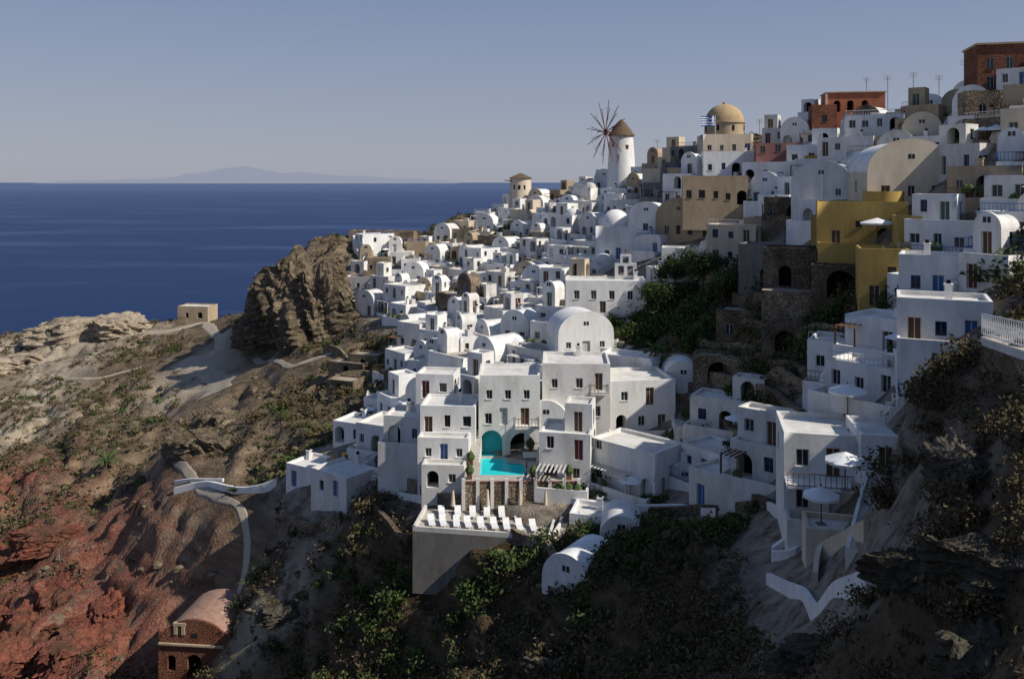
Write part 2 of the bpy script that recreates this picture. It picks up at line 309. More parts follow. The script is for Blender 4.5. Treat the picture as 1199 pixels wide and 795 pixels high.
# ---------------------------------------------------------------- terrain
def seg(*a):
    o=[]
    for s,e,st_ in a: o+=list(np.arange(s,e,st_))
    return np.array(o)
xs=seg((-260,-140,1.8),(-140,-12,.7),(-12,60,.4),(60,100,.9),(100,171,2.5));ys=seg((-40,12,2),(12,60,.35),(60,130,.5),(130,280,.8),(280,421,2.5))
X,Y=np.meshgrid(xs,ys);base=Hb(X,Y);mask=vmask(X,Y);mk2=vmask(X,Y,5.,[PCH],True);Z=Hn(X,Y,base,mk2)
roug=(1-mk2)*np.clip(Y/60,.35,1)
X2=X+roug*fbm(X+Z*.9,Y-Z*.7,3.5,3,51)*1.2;Y2=Y+roug*fbm(X-Z*.6,Y+Z*.8,3.5,3,61)*1.2
ny,nx=X.shape;co=np.stack([X2,Y2,Z],-1).reshape(-1,3)
idx=np.arange(nx*ny).reshape(ny,nx);q=np.stack([idx[:-1,:-1],idx[:-1,1:],idx[1:,1:],idx[1:,:-1]],-1).reshape(-1,4)
def fastmesh(name,co,q,mats,tint=None,smooth=False):
    me=bpy.data.meshes.new(name);me.vertices.add(len(co));me.vertices.foreach_set('co',co.astype(np.float32).ravel());k=q.shape[1]
    me.loops.add(q.size);me.loops.foreach_set('vertex_index',q.astype(np.int32).ravel());me.polygons.add(len(q));me.polygons.foreach_set('loop_start',np.arange(0,q.size,k,dtype=np.int32))
    me.polygons.foreach_set('use_smooth',np.full(len(q),smooth));me.update(calc_edges=True)
    if tint is not None:
        a=me.attributes.new('tint','FLOAT','FACE');a.data.foreach_set('value',tint.astype(np.float32))
    for m_ in mats: me.materials.append(m_)
    o=bpy.data.objects.new(name,me);bpy.context.scene.collection.objects.link(o);return o
redc=[site(*p) for p in [(60,700),(30,640),(90,770),(20,750),(120,700),(10,690),(50,610),(100,790),(15,570),(140,770),(110,640)]]
pal=[site(*p) for p in [(240,430),(20,425),(110,400),(225,455),(330,700),(30,470),(15,500),(60,420),(150,395),(5,405),(70,440)]]
zr=np.zeros_like(X);zp=np.zeros_like(X)
for a in redc: zr=np.maximum(zr,np.exp(-((X-a[0])**2+(Y-a[1])**2)/10**2))
for a in pal: zp=np.maximum(zp,np.exp(-((X-a[0])**2+(Y-a[1])**2)/(12 if a[1]>150 else 5)**2))
m,nt,p=newmat('hillside_soil');g=N(nt,'ShaderNodeNewGeometry');P_=g.outputs['Position']
at=N(nt,'ShaderNodeAttribute',attribute_name='zone');sp=N(nt,'ShaderNodeSeparateColor');nt.links.new(at.outputs['Color'],sp.inputs[0])
n2=noise(nt,P_,.6,5,.7);n3=noise(nt,P_,3,3,.7);n4=noise(nt,P_,.16,4,.65)
col=mix(nt,ramp(nt,n4,.4,.6),(.105,.073,.046),(.215,.155,.1))
col=mix(nt,ramp(nt,n3,.35,.7),mix(nt,.5,col,(.04,.03,.02)),mix(nt,.3,col,(.36,.29,.21)))
col=mix(nt,ramp(nt,n2,.5,.6),col,(.07,.058,.033))
sx=N(nt,'ShaderNodeSeparateXYZ');nt.links.new(g.outputs['Normal'],sx.inputs[0])
mpz=N(nt,'ShaderNodeMapping');mpz.inputs['Scale'].default_value=(.15,.15,1.3);nt.links.new(P_,mpz.inputs[0]);strat=noise(nt,mpz.outputs[0],.8,3,.65)
rock=mix(nt,ramp(nt,strat,.35,.65),(.12,.088,.06),(.34,.265,.18))
steep=ramp(nt,sx.outputs['Z'],.62,.86,(1,1,1,1),(0,0,0,1));col=mix(nt,mix(nt,1.0,steep,ramp(nt,n2,.3,.5),'MULTIPLY'),col,rock)
# shade on the overgrown near slope, painted in by darkening the soil colour
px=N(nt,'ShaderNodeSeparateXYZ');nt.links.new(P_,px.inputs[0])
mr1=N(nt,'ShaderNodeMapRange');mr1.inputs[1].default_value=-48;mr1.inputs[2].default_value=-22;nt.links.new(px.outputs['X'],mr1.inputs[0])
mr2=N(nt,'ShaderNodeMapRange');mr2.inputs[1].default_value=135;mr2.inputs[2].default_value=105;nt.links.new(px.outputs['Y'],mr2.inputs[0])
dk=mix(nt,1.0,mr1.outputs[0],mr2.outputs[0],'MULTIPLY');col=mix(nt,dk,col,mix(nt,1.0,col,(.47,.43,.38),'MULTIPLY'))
rr=mix(nt,1.0,sp.outputs[1],ramp(nt,n2,.36,.48),'MULTIPLY');col=mix(nt,rr,col,mix(nt,ramp(nt,n3,.4,.65),(.15,.048,.032),(.3,.13,.09)))
pp=mix(nt,1.0,sp.outputs[2],ramp(nt,n4,.36,.48),'MULTIPLY');col=mix(nt,pp,col,mix(nt,n3,(.27,.22,.16),(.54,.46,.35)))
col=mix(nt,sp.outputs[0],col,mix(nt,ramp(nt,n2,.35,.6),(.1,.08,.058),(.34,.29,.235)))
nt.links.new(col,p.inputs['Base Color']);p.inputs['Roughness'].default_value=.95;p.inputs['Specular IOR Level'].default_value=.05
hh=mix(nt,.5,n2,n3);bump(nt,p,hh,1.0,.6)
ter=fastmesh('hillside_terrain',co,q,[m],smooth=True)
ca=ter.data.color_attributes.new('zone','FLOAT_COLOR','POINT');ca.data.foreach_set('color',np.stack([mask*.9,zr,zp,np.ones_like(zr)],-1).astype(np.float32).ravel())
# sea
m,nt,p=newmat('sea_water');g=N(nt,'ShaderNodeNewGeometry').outputs['Position']
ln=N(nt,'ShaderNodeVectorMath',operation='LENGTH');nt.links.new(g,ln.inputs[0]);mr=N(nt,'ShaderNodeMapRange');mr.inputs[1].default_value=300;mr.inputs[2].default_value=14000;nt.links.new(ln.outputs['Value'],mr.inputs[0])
mp=N(nt,'ShaderNodeMapping');mp.inputs['Scale'].default_value=(.3,1,1);mp.inputs['Rotation'].default_value=(0,0,.5);nt.links.new(g,mp.inputs[0])
s1=noise(nt,mp.outputs[0],.006,5,.6)
c=mix(nt,mr.outputs[0],(.005,.022,.085),(.07,.105,.2));c=mix(nt,ramp(nt,s1,.5,.7),c,(.04,.08,.18));c=mix(nt,ramp(nt,noise(nt,g,.3,4),.68,.74),c,(.08,.14,.25))  # horizon haze mixed into the water colour with distance
nt.links.new(c,p.inputs['Base Color']);p.inputs['Roughness'].default_value=.45;p.inputs['Specular IOR Level'].default_value=.1
bump(nt,p,noise(nt,g,.25,5),.5,.8);MAT['sea']=m
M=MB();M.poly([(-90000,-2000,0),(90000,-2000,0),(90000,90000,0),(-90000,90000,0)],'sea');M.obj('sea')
# hazy island (45 km of air in front of it: almost only in-scattered light)
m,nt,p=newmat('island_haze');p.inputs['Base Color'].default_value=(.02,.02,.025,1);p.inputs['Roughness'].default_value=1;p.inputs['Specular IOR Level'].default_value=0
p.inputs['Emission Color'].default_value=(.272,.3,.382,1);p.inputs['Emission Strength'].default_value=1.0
gx=np.linspace(-8700,-1100,300);gy=np.linspace(15300,18700,15);GX,GY=np.meshgrid(gx,gy)
env=np.interp(gx,[-8700,-8600,-7400,-6600,-6200,-5700,-5300,-4900,-4600,-4200,-3500,-2700,-1900,-1300,-1100],[0,55,95,120,210,285,295,240,200,225,140,115,90,60,0])
GZ=(env*(1-((GY-17000)/1700)**2)*(1+.5*fbm(GX,GY*.5,600,5,5)))*2.75+10;gid=np.arange(GX.size).reshape(GX.shape)
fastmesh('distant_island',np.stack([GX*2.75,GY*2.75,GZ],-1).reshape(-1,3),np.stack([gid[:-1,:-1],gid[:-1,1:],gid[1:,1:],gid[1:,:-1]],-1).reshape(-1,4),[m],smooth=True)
# ---------------------------------------------------------------- landmark buildings
x,y,z=S(728,197,200);M=MB()
M.rev([(3.5,-5),(3.2,0),(2.75,7.6)],'white',seg=28);M.rev([(3.25,7.5),(2.0,9.3),(.9,10.7),(0,11.5)],'thatch',seg=24,sm=False);M.rev([(2.7,7.55),(3.25,7.5)],'thatch',seg=24)
for a,zz in ((-1.9,1),(-1.2,4.4),(-2.4,5)): 
    cxa,cya=math.cos(a),math.sin(a);r=2.7;M.box(cxa*r-.35,cya*r-.35,zz,cxa*r+.35,cya*r+.35,zz+(2 if zz==1 else .9),'wood')
ax=np.array([-.85,-.53,.0]);hub=np.array([0,0,8.3])+ax*4.6;M.rod((0,0,8.3),hub+ax*.4,.22,'darkred');M.rod(hub-ax*.2,hub+ax*.25,.6,'darkred',seg=10)
uu=np.array([ax[1],-ax[0],0]);ww=np.array([0,0,1.])
tips=[]
for i in range(12):
    t=2*math.pi*(i+.3)/12;e=uu*math.cos(t)+ww*math.sin(t);M.rod(hub,hub+e*7.4,.12,'darkred',.07);tips.append(hub+e*5.6)
    M.rod(hub+ax*2.2,hub+e*6.6,.02,'framew');e2=uu*math.cos(t+.1)+ww*math.sin(t+.1);M.rod(hub+e*1.5,hub+e2*5.6,.08,'darkred')
for i in range(12): M.rod(tips[i-1],tips[i],.015,'darkred')
M.rod(hub,hub+ax*2.4,.1,'darkred')
M.obj('windmill',(x,y,z));BUSY.append((x,y,4.5));BUSY.append((x-4,y-4,3.5));BUSY.append((x-2,y-8,3))
x,y,z=S(610,235,228);M=MB();M.rev([(3.4,-5),(3.0,0),(2.8,6.0)],'cream',seg=24);M.rev([(3.3,5.95),(0,7.4)],'thatch',seg=20,sm=False);M.rev([(2.7,5.9),(3.3,5.95)],'thatch',seg=20)
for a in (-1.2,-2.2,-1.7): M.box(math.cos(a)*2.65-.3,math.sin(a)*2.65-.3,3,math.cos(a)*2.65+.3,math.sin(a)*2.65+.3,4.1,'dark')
M.rod((-2,-1,5.2),(-4.2,-2.4,5.4),.15,'wood');M.obj('old_windmill_tower',(x,y,z));BUSY.append((x,y,5));BUSY.append((x,y-5,3))
def ch(M):
    M.rev([(3.7,3.6),(3.7,6.0)],'sand',0,4.2,24);M.rev([(3.7,6.0),(3.95,6.05),(3.95,6.3),(3.6,6.35)],'sand',0,4.2,24);dome(M,0,4.2,6.3,3.6,'tan',24,.95);M.rev([(.35,9.6),(.35,10),(0,10.2)],'tan',0,4.2,8)
    for i in range(8):
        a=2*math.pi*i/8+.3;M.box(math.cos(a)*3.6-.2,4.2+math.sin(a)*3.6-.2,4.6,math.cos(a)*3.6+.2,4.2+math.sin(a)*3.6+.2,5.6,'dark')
house('domed_church',S(853,182,156),9,8.5,3.5,-5,k='cream',extra=ch,chim=False)
house('white_house',S(862,206,148),11,5,3.9,-8,extra=lambda M:chimney(M,2,3,4,'white'))
x,y,z=S(838,152,150);M=MB();M.rod((0,0,-6),(0,0,2.6),.06,'framew')
for i in range(9):
    for j in range(9):
        a,b=-j*.28,-(j+1)*.28;f=lambda t:.12*math.sin(t*3);z0=2.4-i*.2;k='flagblue' if i%2==0 else 'canvas'
        if i<5 and j<4: k='canvas' if (i==2 or j==1) else 'flagblue'
        M.poly([(a,f(a),z0),(b,f(b),z0-.03),(b,f(b),z0-.23),(a,f(a),z0-.2)],k)
M.obj('greek_flag',(x,y,z))
house('pink_house',S(912,206,142),7.2,6,5.1,-12,k='pink',chim=False);BUSY.append((S(912,212,136)[0],136,3.5))
house('stone_house',S(838,240,134),10,6,4.2,-10,k='sand',chim=False)
house('red_neoclassical_house',S(1003,146,148),9.5,6,5.2,-10,k='red',ops=[(0,1.6,2.2,1.1,2.0,'a'),(0,3.8,2.2,1.1,2.0,'a'),(0,6.2,2.2,1.1,2.0,'a'),(0,8,.4,1,1.6,'wframew'),(0,3,.1,1,1.9,'dframew'),(3,3,2,1,1.5,'w')],chim=False,
  extra=lambda M:(M.box(-5,-.25,5.55,5,6.2,5.75,'cream'),M.box(-5.1,-.2,1.8,-4.76,0,5.5,'cream')))
house('ruined_red_house',S(966,150,145),4,4,3.6,-10,k='brick',ops=[(0,2,1,.9,1.2,'wwood')],chim=False)
BUSY+= [(S(990,150,140)[0],138,5)]
house('brick_house',S(1188,108,116),9,7,6.2,-14,k='brick',ops=[(0,1.6,3.2,.9,1.6,'wframew'),(0,4,3.2,.9,1.6,'wframew'),(0,6.6,3.2,.9,1.6,'wframew'),(0,1.6,.6,.9,1.6,'wframew'),(0,4.2,.1,1.1,2.1,'dframew')],chim=False,extra=lambda M:M.box(-4.7,-.2,6.55,4.7,7.2,6.8,'sand'))
house('stone_retaining_house',SS(1172,142,108),8,4,3.6,-14,k='stone',ops=[(0,2,1,.9,1.2,'w')],chim=False,roofk='dirt')
house('white_vaulted_house',SS(962,256,118),7.6,7,4.6,-30,kind='vault',ops=[(0,1.8,.1,.9,2,'dblue'),(0,4.6,1,.8,1.1,'wblue'),(0,5.9,3,.7,.9,'w')])
house('vaulted_church',SS(1068,240,104),9.6,9,3.8,-8,kind='vault',k='cream',rk='white',ops=[(0,2,.1,1,2.1,'dwood'),(0,4.8,1,.8,1.2,'w'),(0,7.4,1,.9,1.2,'w'),(3,4,1.5,.8,1.2,'w')])
BUSY+=[(SS(1060,262,99)[0],SS(1060,262,99)[1],4)]
house('ochre_house',SS(1010,292,97),9.5,5,5.0,-18,k='ochre',ops=[(0,2,.1,1,2,'dwood'),(0,4.4,2.4,.7,.8,'wwood'),(0,7,.9,1.3,1.5,'a'),(3,2,2,.8,1,'w')],pat=2.0,chim=False,extra=lambda M:M.rev([(2.2,5.2),(2.2,6.5),(1.9,6.5),(1.9,5.5)],'ochre',2.4,2.5,18))
house('ochre_house',SS(1085,292,92),5.5,4.5,3.0,-18,k='ochre',pat=1.6,chim=False)
house('ochre_house',SS(1036,362,86),4.6,5,5.6,-18,k='ochre',ops=[(0,1.4,.3,1,2,'dwood'),(0,3,3.2,.8,1,'wwood')],chim=False)
house('terraced_stone_house',SS(945,338,97),9.5,5,4.2,-22,k='stonedark',ops=[(0,2.4,.1,1.4,2.4,'a'),(0,7,.1,2.8,2.9,'a')],chim=False,roofk='paving',extra=lambda M:M.box(-4.7,-2.4,-5,4.7,-.01,-.1,'stone',top='dirt'))
house('grey_plaster_house',SS(890,335,104),5.5,5,5.0,-30,k='grey',ops=[(0,3.6,.2,1.6,2.2,'a')],chim=False)
house('white_house',SS(1108,352,75),7.6,5,3.6,-28,pat=1.5,rail='blue',ops=[(0,1.4,.9,.8,1.2,'wblue'),(0,3.2,.1,.95,2.1,'dblue'),(0,5.6,.9,.8,1.2,'wblue')])
house('white_house',SS(1106,408,68),6.4,5,3.3,-24,pat=1.5,ops=[(0,1.2,.1,.95,2.1,'dwood'),(0,3,.9,.8,1.1,'wblue'),(0,5,.1,.9,2.1,'dblue')])
def cx2(M):
    M.rev([(2.6,5.4),(2.6,6.0)],'white',-3.2,3,20);dome(M,-3.2,3,6.0,2.6,'white',20)
    shell(M,6.2,7,3.6,'white',x0=-.2,y0=-.6,z0=4.0,bot=-4,kind='vault',ops=[(0,3,1.2,.9,1.2,'w')])
house('white_domed_church',S(738,305,146),12,8,5.4,-20,extra=cx2,chim=False,ops=[(0,2,.6,.8,1,'wblue'),(0,4,.1,.9,2,'dblue'),(3,2,1,.8,1,'w')])
BUSY.append((S(735,315,134)[0],134,6));BUSY.append((S(715,300,140)[0],140,5))
house('sandstone_vaulted_house',SS(795,280,138),8.5,7,3.4,-40,kind='vault',k='sand',rk='white2',ops=[(0,2,.1,.9,2,'dwood'),(0,4.2,.8,.8,1.4,'wwood'),(0,6.3,.8,.8,1.4,'wwood')])
house('white_house',S(818,318,130),11,4.5,3.2,-12,chim=False)
house('white_house',S(710,367,122),11.5,6,4.3,-4,ops=[(0,c,2.0,.8,1.25,'w') for c in (1.6,4,6.6,9.2)]+[(0,5.3,.05,.9,1.7,'dwood')],chim=True)
M=MB();M.box(-1.6,0,-2,1.6,.6,1.2,'white')
for a in (-1.6,-.25,1.1): M.box(a,.003,1.2,a+.5,.597,2.6,'white')
M.box(-1.6,0,2.6,1.6,.6,3.0,'white');M.box(-.8,.003,3.0,-.45,.597,4.0,'white');M.box(.45,.003,3.0,.8,.597,4.0,'white');M.box(-.8,0,4,.8,.6,4.3,'white');M.rev([(.25,1.6),(.22,1.9),(.0,2.2)],'darkred',-.45,.3,8);M.rod((0,.3,4.3),(0,.3,5.1),.05,'wood');M.rod((-.3,.3,4.8),(.3,.3,4.8),.05,'wood')
M.obj('bell_gable',S(733,332,127),math.radians(-10))
house('white_vaulted_house',S(687,418,112),7.6,6,3.0,12,kind='vault',ops=[(0,3.8,.1,1.1,2.0,'dframew'),(0,1.4,1.2,.7,.8,'w'),(0,6,1.2,.7,.8,'w')])
BUSY.append((S(690,430,106)[0],106,4))
# ------------------------------------------- pool hotel
Zp=69.2
def balcony(M,x0,x1,z,dp=1.2):
    M.box(x0,-dp,z,x1,-.003,z+.2,'white')
    railing(M,x0+.04,-dp+.04,x1-.04,-dp+.04,z+.2,'wood');railing(M,x0+.04,-dp+.04,x0+.04,-.05,z+.2,'wood');railing(M,x1-.04,-dp+.04,x1-.04,-.05,z+.2,'wood')
house('pool_hotel',(-.3,96,Zp),6.9,6.5,8.7,0,ops=[(0,1.45,.0,2.4,2.9,'n'),(0,4.9,.0,2.7,2.6,'a'),(0,1.1,3.6,.8,1.2,'w'),(0,2.8,3.5,.9,1.9,'dframew'),(0,5.2,3.5,1.0,1.9,'dwood'),(0,1.2,6.4,.7,1,'w'),(0,3.3,6.4,.7,1,'w'),(0,5.4,6.4,.7,1,'w'),(3,3,4,.8,1,'w'),(3,4,6.5,.8,1,'w')],
 extra=lambda M:balcony(M,.6,3.3,3.3))
house('pool_hotel_wing',(7.3,97,Zp+.2),7.7,7,9.6,-3,ops=[(0,1.3,.0,1.6,2.3,'a'),(0,4.6,.6,2.6,2.6,'a'),(0,1.2,3.9,.9,1.6,'dframew'),(0,3.6,4,.8,1.2,'w'),(0,6.2,4,.8,1.2,'w'),(0,1.4,7.2,.7,1,'w'),(0,4.2,7.2,.8,1.1,'w'),(0,6.4,7,.9,1.9,'dwood')],
 extra=lambda M:balcony(M,1.6,3.6,6.6,1.0))
house('white_house',(14.8,97.5,71.2),8,7,5.8,8,pat=1.8,ops=[(0,1.6,.1,1.2,2.2,'a'),(0,4,1,.8,1.1,'w'),(0,6.4,.1,.95,2.1,'dwood'),(0,2,3.9,.8,1,'w'),(0,5,3.3,1,2,'dwood')])
house('white_house',(21.0,93,69.8),6.5,7,3.1,-6,kind='flat',pat=1.4,rail='wood')
house('white_vaulted_house',(20.4,101.5,73.6),5,6,2.6,-8,kind='vault',k='white')
house('white_house',(12.2,90.5,66.8),6.0,5,3.1,-8,pat=1.2,ops=[(0,1.4,.1,1.2,2.1,'a'),(0,3.2,.9,.8,1.1,'w'),(0,4.8,.1,.95,2.1,'dwood')],extra=lambda M:pergola(M,-2.7,0,2.4,2.5))
house('white_vaulted_house',(17.5,86.5,66.8),4.6,5,2.4,-14,kind='vault')
house('white_house',(22.5,84.5,67.6),5.5,5,3.0,-12)
def tiers(M):
    shell(M,5.6,2.2,2.4,'white',x0=-3.0,y0=-2.2,z0=-2.3,bot=-4,ops=[(0,1.2,.7,.7,.9,'w'),(0,2.9,.1,.9,2,'dblue'),(0,4.6,.7,.7,.9,'w')])
    shell(M,4.6,2.0,2.2,'white2',x0=-2.2,y0=-4.2,z0=-4.4,bot=-3,ops=[(0,1.2,.1,1.3,1.8,'a'),(0,3.3,.7,.8,.9,'w')])
    for i in range(20): M.box(2.65,-4.5+i*.32,-8,3.7,-4.18+i*.32,-4.6+i*.26,'white2',top='paving')
house('white_terraced_house',(-7.2,95.5,71.6),6.2,5.5,3.0,-4,extra=tiers,chim=True,pat=0)
house('white_house',(-12.5,99,69.5),5,5,3,-10,pat=2)
house('white_house',(-9.2,101.5,74.2),4.6,4,2.6,-8)
BUSY+=[(-2,91,7),(-5,84,8),(3,84,5),(-7.5,91,5),(8,93,4)]
M=MB();px0,px1,py0,py1=-3.4,1.6,89.8,95.3
M.box(-5,87.6,-8+Zp,-3.4,95.99,Zp,'white2',top='paving');M.box(1.6,87.6,-8+Zp,6.8,95.99,Zp-.002,'white2',top='paving');M.box(-3.4,87.6,-8+Zp,1.6,89.8,Zp-.004,'white2',top='paving')
M.box(-3.4,95.3,-8+Zp,1.6,95.99,Zp-.006,'white2',top='paving');M.box(-3.4,89.8,Zp-4,1.6,95.3,Zp-1.2,'turq')
for i in range(9):
    a=-5+i*11.8/8-.15;M.box(a,87.3,Zp-3.2,a+.35,87.597,Zp+.45,'white2');
    if i<8: M.box(a+.35,87.4,Zp+.0,a+.35+1.13,87.597,Zp+.15,'brick');M.box(a+.35,87.45,Zp-3.2,a+1.48,87.598,Zp-.1,'stone')
for xx,yy in ((-4.4,88.6),(2.2,88.3),(5.9,88.5),(6.1,92),(6.0,95),(-4.5,93)): M.box(xx-.25,yy-.25,Zp,xx+.25,yy+.25,Zp+.5,'brick');M.rev([(.3,Zp+.5),(.5,Zp+.9),(.3,Zp+1.3),(0,Zp+1.6)],'palm',xx,yy,7,False)
M.obj('pool_deck')
M=MB()
pts=[(px0,py0),(px1-.9,py0),(px1-.2,py0+.5),(px1,py0+1.4),(px1-.1,py0+2.6),(px1-.7,py0+3.4),(px0+2.9,py0+3.8),(px0+2.7,py1),(px0,py1)]
M.poly([(a,b,Zp-.08) for a,b in pts],'water');M.obj('swimming_pool')
M=MB();pc=pts[1:8]
for (a,b),(c,d) in zip(pc[:-1],pc[1:]): M.poly([(a,b,Zp-1.1),(c,d,Zp-1.1),(c,d,Zp+.03),(a,b,Zp+.03)],'turq')
for i in range(1,len(pc)-1): M.poly([(px1+.05,py1+.05,Zp+.03),(pc[i][0],pc[i][1],Zp+.03),(pc[i+1][0],pc[i+1][1],Zp+.03)],'paving')
M.obj('pool_surround')
M=MB();Zt=66.3
M.poly([(-9.6,82.5,Zt),(3.6,80.3,Zt),(4.8,87.35,Zt),(-9,88,Zt)],'paving')
C=[(-9.6,82.5),(3.6,80.3),(4.8,87.35),(-9,88)]
for i in (0,1,3): M.wall(C[i],C[(i+1)%4],Zt-6,Zt-.01,'grey')
for a,b in ((0,1),(3,0),(1,2)):
    ax_,ay_=C[a];bx_,by_=C[b]
    M.wall((ax_,ay_),(bx_,by_),Zt-.01,Zt+.45,'white2');L=math.hypot(bx_-ax_,by_-ay_);ux,uy=(bx_-ax_)/L,(by_-ay_)/L
    M.poly([(ax_,ay_,Zt+.45),(bx_,by_,Zt+.45),(bx_-uy*.25,by_+ux*.25,Zt+.45),(ax_-uy*.25,ay_+ux*.25,Zt+.45)],'white2');M.wall((bx_-uy*.25,by_+ux*.25),(ax_-uy*.25,ay_+ux*.25),Zt-.01,Zt+.45,'white2')
M.obj('sun_terrace')
def lounger(x,y,z,yaw):
    M=MB();M.box(-.32,-.9,.28,.32,.35,.36,'canvas');M.poly([(-.32,.35,.36),(.32,.35,.36),(.32,.95,.75),(-.32,.95,.75)],'canvas');M.poly([(-.32,.95,.69),(.32,.95,.69),(.32,.35,.3),(-.32,.35,.3)],'canvas')
    for a in (-.3,.25):
        for b in (-.85,.25): M.box(a,b,0,a+.05,b+.05,.28,'wood')
    M.obj('sun_lounger',(x,y,z),yaw)
for i in range(9): lounger(-8+i*1.25+U(-.08,.08),84.0-i*.16,Zt,.15+U(-.06,.06))
for i in range(6): lounger(-7+i*1.5+U(-.1,.1),86.2-i*.05,Zt,.1+U(-.1,.1))
def umbrella(loc,r=1.6,h=2.5,name='parasol',closed=False):
    M=MB();M.rod((0,0,0),(0,0,h+.15),.04,'wood');M.box(-.3,-.3,0,.3,.3,.08,'grey')
    if closed: M.rev([(.1,h+.1),(.16,h-.6),(.24,h-1.5),(.1,h-1.55)],'cream',seg=8)
    else:
        M.rev([(0.02,h),(r*.5,h-.25),(r,h-.55)][::-1],'canvas',seg=8,sm=False);M.rev([(r,h-.55),(r,h-.72)],'canvas',seg=8,sm=False)
    M.obj(name,loc)
for a in ((-6,86.8),(-2.5,87),(.8,86.9),(3.4,86.5)): umbrella((a[0],a[1],Zt),1.3,2.3,closed=True)
for a in ((2.8,91),(4.2,93.5),(5.8,90)): umbrella((a[0],a[1],Zp),1.3,2.4,closed=True)
house('white_vaulted_house',S(663,718,72),4.8,5.5,2.6,-35,kind='vault',ops=[(0,1,.1,.8,1.8,'dframew')])
house('white_vaulted_house',S(728,670,78),4.0,5,3.1,-8,kind='vault',ops=[(0,2.8,.1,.85,1.9,'dframew'),(0,1.2,1.2,.6,.7,'w')])
house('white_house',S(690,640,82),3.8,4,2.7,-15)
house('white_house',S(762,640,81),4.2,4,2.2,-10)
M=MB();M.rev([(2.3,-3),(2.3,.6),(2.05,.6),(2.05,0)],'white',seg=24);M.rev([(2.06,.01),(0,.012)],'paving',seg=24);M.obj('round_terrace',S(692,688,76))
def perg(M):
    for i in range(9): M.box(1.2+i*.42,-3.2,2.75,1.45+i*.42,-.1,2.83,'wood')
    for a in (1.2,4.7): M.box(a,-3.15,-.02,a+.15,-3,2.75,'white')
    M.box(-3.6,-2.2,2.95,.8,-.003,3.1,'white');railing(M,-3.55,-2.15,.75,-2.15,3.1,'wood')
house('white_hotel_house',S(980,612,61),7.2,6,5.9,-12,pat=2.2,extra=perg,ops=[(0,1.3,.9,.9,1.3,'w'),(0,3.6,.1,1.0,2.1,'dframew'),(0,5.8,.9,.8,1.2,'w'),(0,1.3,3.9,.9,1.2,'w'),(0,3.4,3.2,1,2.1,'dwood'),(0,5.6,3.9,.8,1.2,'w'),(3,2,3.9,.8,1.2,'w')])
house('white_vaulted_house',S(990,490,72),4,5,1.9,-20,kind='vault',pat=1.5);house('white_vaulted_house',S(1030,488,69),3.8,5,1.9,-12,kind='vault')
house('white_house',S(1040,560,59),3.5,5,2.6,-10,pat=1.2);house('white_house',S(910,548,80),2.6,3,2.6,-10,kind='vault',ops=[(0,1.3,.1,.8,1.8,'dwood')])
house('white_house',S(1090,462,63),4.5,4,2.2,-20,pat=1.4,rail='blue')
house('white_house',S(985,665,54),4.2,3,2.0,-14,k='cream',ops=[(0,2,.1,.9,1.7,'dwood')],chim=False)
for a in ((900,571,80,1.9),(993,487,66,1.5),(990,574,55,1.3),(962,614,56,1.2),(1028,282,93,1.9),(1168,172,96,1.6),(1048,172,110,1.5)): umbrella(SS(*a[:3]) if a[1]<400 else S(*a[:3]),a[3],2.5)
umbrella(SS(1035,325,84),1.2,3.2,closed=True)
def ribbonwall(name,pts,h,t,k,down=1.5):
    M=MB();P=[np.array(q,float) for q in pts];Q=[]
    for a,b in zip(P[:-1],P[1:]):
        nseg=max(1,int(np.linalg.norm((b-a)[:2])/.7))
        for i in range(nseg): Q.append(a+(b-a)*i/nseg)
    Q.append(P[-1]);Q=np.array(Q)
    for _ in range(6): Q[1:-1]=(Q[:-2]+2*Q[1:-1]+Q[2:])/4
    zz=H(Q[:,0],Q[:,1])
    for _ in range(14 if k[:5]=='white' or k=='cream' else 3): zz[1:-1]=(zz[:-2]+2*zz[1:-1]+zz[2:])/4
    T=[]
    for i,p0 in enumerate(Q):
        d=Q[min(i+1,len(Q)-1)]-Q[max(i-1,0)];L=math.hypot(d[0],d[1])+1e-9;nx_,ny_=-d[1]/L*t/2,d[0]/L*t/2
        T.append(((p0[0]+nx_,p0[1]+ny_),(p0[0]-nx_,p0[1]-ny_),zz[i]-down,zz[i]+h))
    for a,b in zip(T[:-1],T[1:]):
        (l0,r0,b0,t0),(l1,r1,b1,t1)=a,b
        M.poly([(*r0,b0),(*r1,b1),(*r1,t1),(*r0,t0)],k);M.poly([(*l1,b1),(*l0,b0),(*l0,t0),(*l1,t1)],k);M.poly([(*r0,t0),(*r1,t1),(*l1,t1),(*l0,t0)],k)
    for a in (T[0],T[-1]): M.poly([(*a[0],a[2]),(*a[1],a[2]),(*a[1],a[3]),(*a[0],a[3])],k)
    M.obj(name)
def rw(name,l,h,t,k,**kw): ribbonwall(name,[site(*p) for p in l],h,t,k,**kw)
rw('white_terrace_wall',[(885,592),(910,606),(940,625),(938,652),(905,660)],.7,.3,'white')
rw('white_terrace_wall',[(900,685),(940,697),(985,700),(1018,688)],.7,.3,'white');rw('white_terrace_wall',[(955,690),(958,660),(985,640),(1015,632)],.8,.3,'cream')
rw('white_terrace_wall',[(905,655),(930,640),(940,618)],.7,.25,'white')
rw('white_path_wall',[(205,580),(240,568),(262,575),(290,578),(325,566)],.8,.4,'white')
rw('white_path_wall',[(205,566),(228,562),(262,566)],.4,.3,'white')
rw('white_path_wall',[(560,560),(600,575),(660,590),(730,600),(800,598),(880,590)],.6,.3,'white')
rw('white_path_wall',[(435,560),(470,585),(500,592)],.6,.3,'white')
